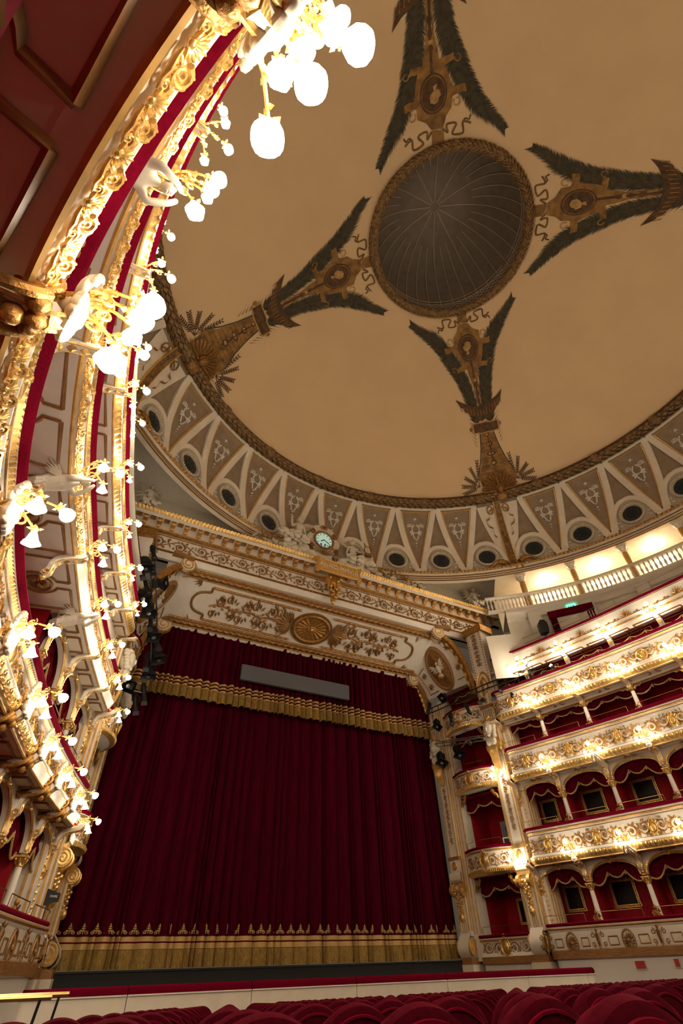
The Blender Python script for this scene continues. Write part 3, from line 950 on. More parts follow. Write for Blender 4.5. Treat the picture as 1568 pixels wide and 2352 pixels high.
# ================================================================== stage curtain and pelmet
def fold_table(x0, x1, n, seed, pmin, pmax, amp):
    """folds of unequal width: returns list of (x, y offset)"""
    rnd = random.Random(seed)
    xs = []
    x = x0
    while x < x1:
        p = rnd.uniform(pmin, pmax)
        a = amp*rnd.uniform(.45, 1.15)
        k = 9
        for i in range(k):
            t = i/k
            xs.append((x+p*t, -a*(1-abs(2*t-1)**1.6)**.8))
        x += p
    xs.append((x1, 0))
    return [q for q in xs if q[0] <= x1]
cur = thing('stage_curtain', 'closed dark crimson velvet stage curtain with gold fringe', 'curtain', (0, 16.75, 1.36))
FT = fold_table(-7.75, 7.75, 0, 11, .10, .62, .24)
def cpt(x, d, z, out=0.0):
    f = (z-1.36)/11.5
    return (x, d*(1-.25*f)-out, z-1.36)
MB().grid([[cpt(x, d, z) for x, d in FT] for z in (1.42, 2.2, 4.5, 8, 13.0)]).build('curtain_cloth', 'curtain', cur)
for z0, z1, m in ((1.84, 1.98, 'braid'), (2.02, 2.14, 'braid')):
    MB().grid([[cpt(x, d, z, .012) for x, d in FT] for z in (z0, z1)]).build('braid_band', m, cur)
MB().grid([[cpt(x, d, z, .008) for x, d in FT] for z in (1.80, 2.17)]).build('border_ground', 'swag', cur)
rnd = random.Random(5)
FT2 = []
for (x, d), (x1, d1) in zip(FT, FT[1:]):
    FT2 += [(x, d), ((x+x1)/2, (d+d1)/2-.014)]
FT2.append(FT[-1])
MB().grid([[cpt(x+(.012*rnd.uniform(-1, 1) if z < 1.5 else 0), d+(.018*rnd.uniform(-1, 1) if z < 1.6 else 0), z if z > 1.4 else z+.03*rnd.random(), .02) for x, d in FT2] for z in (1.37, 1.55, 1.80, 1.83)]).build('fringe', 'fringe', cur, kind='stuff')
# embroidered palmettes
em = MB()
for sd in (-1, 1):
    em.tube(spiral(sd*.085, .055, .05, .012, PI/2, sd*1.3, 12), .011, 4)
    for q in range(3):
        em.leaf((0, 0, .08+.055*q), (sd*.8, 0, .55), .085-.018*q, .03, .008)
em.leaf((0, 0, .20), (0, 0, 1), .09, .035, .008)
em.tube([(0, 0, .02), (0, 0, .24)], .010, 4)
em_me = em.mesh('embroidered_palmette', 'braid')
x = -7.5
i = 0
while x < 7.55:
    d = float(np.interp(x, [q[0] for q in FT], [q[1] for q in FT]))
    put('embroidered_palmette', em_me, cur, loc=(x, d-.03, 2.18-1.36), sc=(1.3, 1, 1.0))
    x += .385
pel = thing('stage_pelmet', 'crimson velvet pelmet with triple gold bands and fringe above the stage curtain', 'curtain', (0, 16.36, 9.7))
FP = fold_table(-7.7, 7.7, 0, 23, .16, .42, .26)
def ppt(x, d, z, o=0.0):
    sag = .012*math.sin(x*9.3)
    return (x, d-o, z-9.7+(sag if z < 10.6 else 0))
MB().grid([[ppt(x, d, z) for x, d in FP] for z in (10.0, 10.55, 13.0)]).build('pelmet_cloth', 'curtain', pel)
for z0 in (10.12, 10.27, 10.42):
    MB().grid([[ppt(x, d, z, .012) for x, d in FP] for z in (z0, z0+.085)]).build('braid_band', 'braid', pel)
FP2 = []
for (x, d), (x1, d1) in zip(FP, FP[1:]):
    FP2 += [(x, d), ((x+x1)/2, (d+d1)/2-.02)]
FP2.append(FP[-1])
MB().grid([[ppt(x, d-.03*(z < 9.9)*rnd.random(), z+(.06*rnd.random() if z < 9.7 else 0), .02) for x, d in FP2] for z in (9.62, 9.85, 10.10)]).build('fringe', 'fringe', pel, kind='stuff')
# surtitle screen hung in front of the pelmet
su = thing('surtitle_screen', 'long grey surtitle screen hung on wires before the pelmet', 'screen', (-.2, 15.9, 10.72))
MB().box((0, 0, .35), (5.5, .14, .70)).build('screen_body', 'grey', su, smooth=False)
for x in (-1.9, 0, 1.9):
    MB().tube([(x, 0, .70), (x, 0, 2.1)], .008, 4).build('wire', 'black', su)
# ================================================================== proscenium entablature
pro = thing('proscenium_arch', 'gilded white proscenium cornice, frieze and coffered soffit over the stage', 'arch', (0, 0, 0), 0, None, 'structure')
def xsweep(prof, x0, x1, m, name, nx=2, fn=None, parent=pro):
    mb = MB()
    rows = []
    for i in range(nx+1):
        x = x0+(x1-x0)*i/nx
        rows.append([(x, y, z) for y, z in (fn(i) if fn else prof)])
    mb.grid(rows)
    # end caps
    n = len(rows[0])
    mb.f.append(tuple(range(n)))
    mb.f.append(tuple(len(mb.v)-n+q for q in reversed(range(n))))
    return mb.build(name, m, parent)
XF, XC = 9.9, 11.2
xsweep([(14.4, 14.25), (13.30, 14.25), (13.22, 14.33), (13.30, 14.36), (13.30, 15.28), (14.4, 15.28)], -XF, XF, 'white', 'frieze')
xsweep([(13.9, 15.28), (13.22, 15.28), (13.14, 15.36), (13.20, 15.40), (13.20, 15.80), (13.9, 15.8)], -XF, XF, 'cream', 'modillion_bed')
xsweep([(14.2, 15.80), (12.92, 15.80), (12.90, 15.98), (12.86, 16.0), (14.2, 16.2)], -XC, XC, 'white', 'corona')
xsweep(None, -XC, XC, 'gold', 'cornice_moulding', 560, lambda i: [(12.90, 15.97), (12.84-.03*(i % 4 < 2), 16.03), (12.80-.05*(i % 4 < 2), 16.12), (12.86, 16.19), (13.0, 16.2)])
xsweep([(13.25, 15.24), (13.12, 15.30), (13.10, 15.36), (13.2, 15.40)], -XF, XF, 'oldgold', 'upper_fillet')
xsweep(None, -XF, XF, 'oldgold', 'bead_course', 500, lambda i: [(13.31, 14.42), (13.25-.05*(i % 2), 14.40), (13.23-.06*(i % 2), 14.36), (13.25-.05*(i % 2), 14.32), (13.31, 14.30)])
xsweep([(13.31, 14.48), (13.27, 14.47), (13.27, 14.44), (13.31, 14.43)], -XF, XF, 'oldgold', 'gilt_fillet')
xsweep([(13.30, 15.22), (13.27, 15.21), (13.27, 15.18), (13.30, 15.17)], -XF, XF, 'oldgold', 'gilt_fillet')
xsweep([(13.75, 15.9), (13.75, 18.8), (14.0, 18.8), (14.0, 15.9)], -12.0, 12.0, 'wallpaint', 'attic_wall')
MB().box((11.8, 14.05, 13.6), (4.6, .1, 6.4)).build('return_wall', 'wallpaint', pro, smooth=False)
mo = MB()
mo.add([(x, y, z) for x in (-.10, .10) for y, z in ((.0, .0), (-.05, -.02), (-.10, .06), (-.22, .14), (-.27, .22), (-.27, .30), (0, .30))],
       [tuple(range(7)), tuple(reversed(range(7, 14)))]+[(i, i+7, (i+1) % 7+7, (i+1) % 7) for i in range(7)])
for sd in (-1, 1):
    mo.tube(spiral(0, 0, .07, .015, 0, 1.5, 10), .015, 3)
mo_me = mo.mesh('modillion', 'oldgold', smooth=False)
ro = MB()
ro.box((0, 0, 0), (.24, .24, .03))
for q in range(8):
    a = PI*q/4
    ro.leaf((0, 0, -.03), (math.cos(a), math.sin(a), 0), .11, .06, .025, (0, 0, -1))
ro.ball((0, 0, -.04), .035, 6, 4)
ro_me = ro.mesh('rosette', 'oldgold')
for i in range(37):
    x = -10.6+.589*i
    if abs(x) < .3:
        continue
    put('modillion', mo_me, pro, loc=(x, 13.20, 15.50))
    put('rosette', ro_me, pro, loc=(x+.295, 13.03, 15.785))

# scroll ornament maker (local X along, Z up, -Y towards the viewer)
def rinceau(w, h, waves=2, seed=1, th=.02, m='oldgold', leafs=5, mask=None, name='scroll_ornament'):
    rnd = random.Random(seed)
    mb = MB()
    N = 16*waves
    amp = h*.26
    pts = [(-w/2+w*i/N, -.012, amp*math.sin(PI*waves*i/N)) for i in range(N+1)]
    mb.tube(pts, th*.7, 4)
    for k in range(waves):
        cx = -w/2+w*(k+.5)/waves
        up = 1 if k % 2 == 0 else -1
        r = min(h*.34, w/waves*.40)
        cz = -up*h*.06
        mb.tube(spiral(cx, cz, r, r*.18, -PI/2*up+PI, -up*1.55, 22, -.014), [th*(1-.6*i/22) for i in range(23)], 4)
        for q in range(6):
            a = q*PI/3+seed
            mb.leaf((cx, -.016, cz), (math.cos(a), 0, math.sin(a)), r*.42, r*.24, .022)
        mb.ball((cx, -.03, cz), r*.12, 6, 4)
        for q in range(5):
            a = -PI/2*up+PI-up*1.55*2*PI*(.05+.12*q)
            rr = r*(1-.82*(.05+.12*q))
            mb.leaf((cx+rr*math.cos(a), -.014, cz+rr*math.sin(a)), (math.cos(a+.9*up), 0, math.sin(a+.9*up)), h*.15, h*.075, .02)
        for q in range(leafs):
            a = 2*PI*q/leafs+rnd.random()
            d = (math.cos(a), 0, math.sin(a))
            c = (cx+d[0]*r*.95, -.014, cz+d[2]*r*.95)
            mb.leaf(c, (d[0]*.8-d[2]*.6*up, 0, d[2]*.8+d[0]*.6*up), h*.20, h*.09, .02)
        ex = cx+w/waves*.5
        mb.leaf((ex, -.014, 0), (.5, 0, up), h*.30, h*.10, .022)
        mb.leaf((ex, -.014, 0), (-.5, 0, -up), h*.30, h*.10, .022)
        mb.tube(spiral(ex, -up*h*.30, h*.11, h*.02, PI/2*up, up*1.2, 10, -.014), th*.55, 4)
        mb.tube(spiral(ex-w/waves*.2, up*h*.33, h*.09, h*.02, -PI/2*up, -up*1.2, 10, -.014), th*.5, 4)
    return mb.mesh(name, m)
fr_me = rinceau(1.9, .72, 2, 3, .036, 'browngold', 9)
for i in range(10):
    x = -8.55+1.9*i
    if abs(x) < .4:
        continue
    put('frieze_scroll', fr_me, pro, loc=(x, 13.285, 14.82), sc=(1 if x < 0 else -1, 1, 1))
# soffit
SY0, SZ0, SY1, SZ1 = 13.45, 14.22, 16.15, 12.74
def sof(x, t, d=0.0):
    return (x, SY0+(SY1-SY0)*t-d*.48, SZ0+(SZ1-SZ0)*t-d*.88)
SX = 7.4
MB().grid([[sof(x, t) for t in np.linspace(-.05, 1.0, 5)] for x in np.linspace(-SX, SX, 5)]).build('soffit', 'white', pro)
MB().grid([[(x, y, z) for y, z in ((16.15, 12.78), (16.15, 12.70), (16.22, 12.66), (16.35, 12.7), (16.35, 13.6))] for x in (-7.7, 7.7)]).build('soffit_lip', 'cream', pro)
xsweep([(13.9, 14.25), (13.3, 14.25), (13.42, 14.12), (13.6, 14.14)], -9.2, 9.2, 'white', 'soffit_edge')
def sof_bar(x0, t0, x1, t1, w, m, name, proud=.06, n=1, mod=False):
    mb = MB()
    rows = []
    for i in range(n+1):
        f = i/n
        x, t = x0+(x1-x0)*f, t0+(t1-t0)*f
        dx, dt = x1-x0, (t1-t0)*3.08
        L = math.hypot(dx, dt)
        ox, ot = -dt/L*w/2, dx/L*w/2/3.08
        pr = proud*(1+.7*(i % 4 < 2)) if mod else proud
        rows.append([sof(x+ox, t+ot, -.01), sof(x+ox, t+ot, pr), sof(x, t, pr*1.4), sof(x-ox, t-ot, pr), sof(x-ox, t-ot, -.01)])
    return mb.grid(rows).build(name, m, pro)
for t in (.12, .91):
    sof_bar(-6.6, t, 6.6, t, .30, 'wood', 'coffer_frame', .05)
    sof_bar(-6.6, t+.055, 6.6, t+.055, .06, 'oldgold', 'coffer_gilding', .07)
    sof_bar(-6.6, t-.055, 6.6, t-.055, .06, 'oldgold', 'coffer_gilding', .07)
    sof_bar(-6.5, t, 6.5, t, .16, 'browngold', 'coffer_leaf_band', .08, 160, True)
for sx in (-1, 1):
    for a, b in (((.9, .26), (5.2, .26)), ((.9, .80), (5.2, .80))):
        sof_bar(sx*a[0], a[1], sx*b[0], b[1], .09, 'oldgold', 'panel_moulding', .05, 60, True)
    pts = [(5.2, .26), (5.2, .34), (5.5, .36)]+[(5.45+.45*math.sin(q), .53-.17*math.cos(q)) for q in np.linspace(.1, PI-.1, 9)]+[(5.5, .70), (5.2, .72), (5.2, .80)]
    for (xa, ta), (xb, tb) in zip(pts, pts[1:]):
        sof_bar(sx*xa, ta, sx*xb, tb, .10, 'browngold', 'panel_moulding', .05)
# central shell roundel
def sof_frame(x, t, d=.03):
    o = Matrix(((1, 0, 0), (0, (SY1-SY0)/3.08, .48), (0, (SZ1-SZ0)/3.08, .88))).transposed()
    return o
E1, E2, E3 = Vector((1, 0, 0)), Vector((0, (SY1-SY0)/3.08, (SZ1-SZ0)/3.08)), Vector((0, -.48, -.88))
def sofv(x, t, u, v, d):
    return Vector(sof(x, t))+E1*u+E2*v+E3*d
mb = MB()
mb.grid([[sofv(0, .53, a*math.cos(q), b*math.sin(q), d) for a, b, d in ((.98, .78, 0), (.98, .78, .08), (.90, .70, .12), (.82, .62, .08), (.80, .60, 0))] for q in np.linspace(0, 2*PI, 41)])
mb.build('roundel_frame', 'oldgold', pro)
mb = MB()
mb.grid([[sofv(0, .53, a*math.cos(q), b*math.sin(q), d) for a, b, d in ((1.08, .88, 0), (1.08, .88, .05), (1.0, .80, .05), (1.0, .80, 0))] for q in np.linspace(0, 2*PI, 41)])
mb.build('roundel_edge', 'browngold', pro)
mb = MB()
mb.grid([[sofv(0, .53, r*1.3*math.cos(q), r*math.sin(q), .02+.05*(i % 2)*(r/.6)) for r in (.08, .3, .5, .60)] for i, q in enumerate(np.linspace(0, 2*PI, 37))])
mb.build('roundel_shell', 'oldgold', pro)
mb = MB()
mb.ball(sofv(0, .53, 0, 0, .10), .10, 8, 6)
for q in range(10):
    a = 2*PI*q/10
    mb.ball(sofv(0, .53, .16*math.cos(a), .13*math.sin(a), .07), .05, 6, 4)
mb.build('roundel_boss', 'gold', pro)
# soffit arabesque, mirrored about the roundel
ara = MB()
for k in range(6):
    cx = 1.55+.62*k
    up = 1 if k % 2 == 0 else -1
    r = .30-.022*k
    ara.tube(spiral(cx, up*.22*(1-k*.06), r, .05, PI*.5*up, up*1.6, 20), [.055-.0018*i for i in range(21)], 4)
    ara.tube(spiral(cx+.25, -up*.30, r*.7, .04, -PI*.5*up, -up*1.5, 14), [.045-.0018*i for i in range(15)], 4)
    for q in range(9):
        a = q*2*PI/9+k
        ara.leaf((cx+.1*math.cos(a), -.02, .2*math.sin(a)), (math.cos(a), 0, math.sin(a)), .29-.02*k, .10, .05)
    ara.ball((cx, -.03, up*.22), .05, 6, 4)
ara.tube([(1.1+.4*i, -.01, .06*math.sin(i*2)) for i in range(11)], .035, 4)
for q in range(14):
    a = (q-6.5)*.23
    ara.leaf((1.15, -.03, 0), (math.cos(a), 0, math.sin(a)), .75-.05*abs(q-6.5), .20, .08)
ara_me = ara.mesh('soffit_arabesque', 'browngold')
for sx in (-1, 1):
    o = put('soffit_arabesque', ara_me, pro)
    Mx = Matrix((E1*sx, -E3*1.0, E2*1.5)).transposed().to_4x4()
    Mx.translation = Vector(sof(0, .53, .02))
    o.matrix_world = Mx
    for t in (.18, .88):   # leafy sprays in the panel corners
        mb = MB()
        for q in range(7):
            a = q*.45-1.3
            mb.add([sofv(sx*5.75, t, 0, 0, .03), sofv(sx*5.75, t, sx*.2*math.cos(a)-.04, .22*math.sin(a), .05), sofv(sx*5.75, t, sx*.48*math.cos(a), .40*math.sin(a), .02), sofv(sx*5.75, t, sx*.2*math.cos(a)+.05, .22*math.sin(a)+.05, .05)], [(0, 1, 2, 3)])
        mb.build('corner_spray', 'browngold', pro)

# ================================================================== BOX TIERS
# tier: rail top z, fascia bottom z, top of the columns standing on it (capital top), arch crown
TIER = {1: (2.20, 1.30, 3.27, 3.76), 2: (5.10, 3.90, 6.18, 6.66), 3: (8.10, 6.80, 9.16, 9.24), 4: (10.60, 9.30, 11.15, 11.1), 5: (12.30, 11.20, None, None)}
TIERL = {1: TIER[1], 2: (5.10, 4.12, 6.18, 6.90), 3: (8.10, 7.12, 9.16, 9.30), 4: (10.60, 9.65, 11.15, 11.1), 5: TIER[5]}
TIERL[1] = (2.20, 1.30, 3.27, 3.95)
TT = {1: TIER, -1: TIERL}
NTH = {1: 'lowest', 2: 'second', 3: 'third', 4: 'fourth', 5: 'fifth'}
SIDE = {-1: 'the near side wall', 1: 'the far side wall'}
C_OFF = .60
BACK = 1.85
def bays(upto):
    return [(a, b) for a, b in zip(COLS, COLS[1:]) if a < upto]

# --- wall linings behind the boxes
for side, nm in ((-1, 'wall_left'), (1, 'wall_right')):
    mb = MB()
    sweep(path(side, -.2, S_END, .4), [(BACK, -.6), (BACK, 1.2)], mb)
    w = mb.build(nm, 'wallpaint')
    tag(w, 'pale lower wall and red box lining along '+SIDE[side], 'wall', kind='structure')
    for k in (1, 2, 3, 4):
        sweep(path(side, -.2, S_END, .4), [(BACK, TT[side][k][0]-1.0), (BACK, TT[side][k+1][1]+.06 if k < 4 else 10.72)]).build('red_lining', 'redwall', w)
        if k == 4:
            sweep(path(side, -.2, S_END, .4), [(BACK, 10.72), (BACK, 11.26)]).build('pale_lining', 'cream', w)
        sweep(path(side, -.2, S_END, .4), [(.14, TT[side][k][1]+.12), (BACK, TT[side][k][1]+.12)]).build('box_floor', 'velvet', w)

# --- shared tier pieces
colm = MB()
colm.lathe([(.10, 0), (.10, .04), (.085, .07), (.082, .5), (.072, .80)], 12)
def column_mesh(h, name='shaft'):
    mb = MB()
    mb.lathe([(.105, 0), (.105, .05), (.088, .08), (.086, h*.4), (.074, h)], 12)
    return mb.mesh(name, 'white')
ccap = MB()
ccap.lathe([(.078, 0), (.092, .015), (.08, .03), (.085, .10), (.13, .17)], 10)
ccap.box((0, 0, .19), (.27, .27, .04))
for q in range(8):
    a = PI*q/4
    ccap.leaf((.08*math.cos(a), .08*math.sin(a), .02), (math.cos(a)*.4, math.sin(a)*.4, 1), .15, .075, .03, (math.cos(a), math.sin(a), 0))
for q in range(4):
    a = PI/4+PI*q/2
    ccap.ball((.135*math.cos(a), .135*math.sin(a), .14), .032, 6, 4)
ccap_me = ccap.mesh('capital', 'gold')
# gilded putto at a column foot
pt = MB()
pt.ball((0, 0, .10), (.085, .07, .11), 8, 6)
pt.ball((0, -.02, .25), (.055, .055, .065), 8, 6)
pt.ball((-.07, -.02, .05), (.06, .05, .06), 6, 5)
pt.ball((.07, -.02, .05), (.06, .05, .06), 6, 5)
pt.tube([(-.07, -.03, .17), (-.12, -.05, .10), (-.06, -.09, .08)], .022, 5)
pt.tube([(.07, -.03, .17), (.13, -.04, .13), (.10, -.08, .22)], .022, 5)
pt_me = pt.mesh('putto', 'oldgold')
# console between column head and parapet: local X along the wall, -Y to the audience, z=0 at the fascia bottom
cn = MB()
outl = smooth([(.50, -.62), (.42, -.50), (.40, -.30), (.30, -.14), (.12, -.07), (-.02, -.03), (-.10, .06)], 5)
rows = []
for i, (y, z) in enumerate(outl):
    wd = .055+.03*math.sin(i/len(outl)*PI)
    rows.append([(-wd, y, z), (-wd*.6, y-.03, z-.05), (wd*.6, y-.03, z-.05), (wd, y, z), (wd, y+.06, z+.07), (-wd, y+.06, z+.07)])
cn.grid(rows, cv=True)
cn_me = cn.mesh('console', 'white')
cg = MB()
for sd in (-1, 1):
    cg.tube([(sd*.07, y-.02, z-.03) for y, z in outl], .018, 4, ref=(1, 0, 0))
    cg.tube([(sd*.07, .46+.07*math.cos(t)*(1-t/14), -.55+.07*math.sin(t)*(1-t/14)) for t in np.linspace(0, 9, 16)], .016, 4, ref=(1, 0, 0))
for i in range(3, len(outl)-4, 4):
    y, z = outl[i]
    y1, z1 = outl[i+3]
    cg.leaf((0, y-.02, z-.05), (0, y1-y, z1-z), .17, .13, .04, (0, -.6, -.8))
cg.ball((0, .50, -.66), (.06, .06, .07), 7, 5)
cg_me = cg.mesh('console_gilding', 'gold')
# soffit panel: local X along, Y outward (0 at fascia, up to 1.5), facing down
def soffit_meshes(hb):
    mb = MB()
    def bar(pts, w=.035, d=.03):
        mb.tube([(x, y, -.0) for x, y in pts], w, 4, ref=(0, 0, 1), flat=d/w)
    cy, r = .78, .36
    for sd in (-1, 1):
        arc = [(sd*r*math.sin(t), cy-r*math.cos(t)) for t in np.linspace(.35, PI-.35, 13)]
        bar([(arc[0][0], .20), arc[0]] and [(arc[0][0], .20)]+arc+[(arc[-1][0], 1.36)]+[(sd*(hb-.12), 1.36), (sd*(hb-.12), .20), (arc[0][0], .20)])
    g = mb.mesh('soffit_moulding', 'wood')
    o = MB()
    o.lathe([(.27, .0), (.27, -.03), (.24, -.045), (.21, -.02)], 24, Matrix.Translation((0, cy, 0)))
    for q in range(16):
        a = 2*PI*q/16
        o.leaf((.05*math.cos(a), cy+.05*math.sin(a), -.02), (math.cos(a), math.sin(a), 0), .16, .07, .03, (0, 0, -1))
    o.ball((0, cy, -.03), .06, 8, 5)
    return g, o.mesh('soffit_medallion', 'browngold')
SOF = {}
# acanthus units of the lower moulding: local X along, relief on a face that looks down and out
TILT = Matrix.Rotation(math.radians(38), 3, 'X')
def rel(x, z, y=0.0):
    return TILT @ Vector((x, y, z))
aw = MB()
for q in range(9):
    a = (q-4)*.33
    d = Vector((math.sin(a), 0, math.cos(a)))
    L = .105-.007*abs(q-4)
    Rm_ = TILT @ Matrix.Rotation(a, 3, 'Y')
    aw.ball(rel(-.085+d.x*L*.62, .03+d.z*L*.62, -.014), (.011, .014, L*.45), 6, 5, Rm_)
aw.ball(rel(-.085, .035, -.016), (.026, .02, .022), 7, 5, TILT)
def rt(pts, r):
    aw.tube([rel(x, z, y) for x, y, z in pts], r, 6)
rt(spiral(.05, .085, .062, .012, PI*.9, -1.6, 18, -.014), [.019-.0006*i for i in range(19)])
rt(spiral(.125, .045, .034, .008, PI*.3, 1.4, 12, -.012), [.013-.0005*i for i in range(13)])
rt([(-.05, -.01, .02), (.0, -.016, .01), (.05, -.016, .018), (.10, -.014, .012), (.16, -.01, .03)], [.008, .014, .015, .012, .006])
for x, z, a in ((.02, .14, .3), (.10, .13, -.4), (.15, .09, -1.0), (.0, .05, .9)):
    aw.ball(rel(x, z, -.012), (.012, .012, .034), 6, 5, TILT @ Matrix.Rotation(a, 3, 'Y'))
aw_me = aw.mesh('acanthus_leaf', 'gold')
# scroll panels
SC2 = rinceau(.88, .60, 2, 1, .022, 'oldgold', 9)
SC3 = rinceau(.88, .66, 2, 4, .020, 'oldgold', 10)
SC4 = rinceau(.88, .62, 2, 7, .020, 'oldgold', 7)
SC5 = rinceau(.95, .46, 3, 9, .026, 'oldgold', 8)
# oval cartouche with mask at mid bay
ct = MB()
ct.grid([[(.13*f*math.cos(t), -.02-.035*(i == 1), .19*f*math.sin(t)) for i, f in enumerate((1.15, 1.0, .8))] for t in np.linspace(0, 2*PI, 21)])
for q in range(10):
    a = 2*PI*q/10
    ct.leaf((.13*math.cos(a), -.03, .19*math.sin(a)), (math.cos(a), 0, math.sin(a)), .09, .06, .03)
ct.ball((0, -.03, .25), .05, 6, 4)
ct.ball((0, -.03, .0), (.10, .035, .15), 10, 6)
ct_me = ct.mesh('cartouche', 'gold')
# round rosette medallion of the fourth tier
rm = MB()
rm.lathe([(.24, 0), (.24, .04), (.20, .06), (.17, .03), (.05, .04), (.001, .05)], 20, Matrix.Rotation(PI/2, 4, 'X'))
for q in range(12):
    a = 2*PI*q/12
    rm.leaf((.04*math.cos(a), -.04, .04*math.sin(a)), (math.cos(a), 0, math.sin(a)), .12, .05, .025)
rm_me = rm.mesh('rosette', 'gold')
# lowest tier panels
pm = MB()
for q in range(16):
    a = 2*PI*q/16
    pm.leaf((.04*math.cos(a), -.02, .05*math.sin(a)), (math.cos(a), 0, 1.25*math.sin(a)), .17, .06, .025)
pm.grid([[(.20*f*math.cos(t), -.01-.03*(i in (1, 2)), .27*f*math.sin(t)) for i, f in enumerate((1.1, 1.05, .92, .88))] for t in np.linspace(0, 2*PI, 25)])
pm.ball((0, -.03, 0), .05, 7, 5)
pm_me = pm.mesh('oval_rosette', 'browngold')
dr = MB()
for q in range(6):
    dr.leaf((0, -.02, .22-.06*q), (.5, 0, -.8), .16-.014*q, .06, .03)
    dr.leaf((0, -.02, .22-.06*q), (-.5, 0, -.8), .16-.014*q, .06, .03)
for sd in (-1, 1):
    dr.tube(spiral(sd*.17, .14, .08, .02, PI/2, sd*1.3, 12), .014, 4)
    dr.tube(spiral(sd*.20, -.10, .07, .02, -PI/2, -sd*1.3, 12), .012, 4)
dr.leaf((0, -.02, -.1), (0, 0, -1), .24, .07, .03)
dr.ball((0, -.03, .26), .05, 6, 4)
dr_me = dr.mesh('leaf_drop', 'browngold')

def tier_ornament(root, side, k, top, bot, upto):
    for bi, (s0, s1) in enumerate(bays(upto)):
        hb = (s1-s0)/2
        sm = (s0+s1)/2
        zc = (top+bot)/2-.03
        if k in (2, 3, 4):
            me = {2: SC2, 3: SC3, 4: SC4}[k]
            for q in (-1, 1):
                s = sm+q*hb*.52
                p = P3(side, s, .095, zc)
                put('scroll_ornament', me, root, loc=p, rz=yaw_at(side, s), sc=(-q*side*hb/1.0*1.02, 1, min(1, (top-bot-.56)/.64)))
            p = P3(side, sm, .085, zc)
            put('rosette' if k == 4 and bi % 2 == 1 else 'cartouche', rm_me if k == 4 and bi % 2 == 1 else ct_me, root, loc=p, rz=yaw_at(side, sm))
        elif k == 5:
            for q in (-1, 1):
                s = sm+q*hb*.5
                put('scroll_ornament', SC5, root, loc=P3(side, s, .415, zc-.10), rz=yaw_at(side, s), sc=(-q*side*hb/1.0, 1, 1))
            mb = MB()
            for q in range(9):
                a = (q-4)*.34
                mb.leaf((0, -.02, 0), (math.sin(a), 0, math.cos(a)), .40-.03*abs(q-4), .085, .03)
            put('palmette', mb.mesh('palmette', 'oldgold'), root, loc=P3(side, sm, .41, zc-.05), rz=yaw_at(side, sm))
        else:
            rz = yaw_at(side, sm)
            put('oval_rosette', pm_me, root, loc=P3(side, sm, .0, zc-.06), rz=rz)
            put('leaf_drop', dr_me, root, loc=P3(side, s0, .0, zc-.02), rz=yaw_at(side, s0))
            for q in (-1, 1):       # framed panel on each side of the rosette
                a, b = sm+q*.34, sm+q*(hb-.34)
                mb = MB()
                z0, z1 = bot+.27, top-.42
                for (sa, za), (sb, zb_) in (((a, z0), (b, z0)), ((a, z1), (b, z1)), ((a, z0), (a, z1)), ((b, z0), (b, z1))):
                    mb.tube([P3(side, sa+(sb-sa)*t, .0, za+(zb_-za)*t) for t in (0, .5, 1)], .018, 4)
                mb.build('panel_moulding', 'browngold', root)

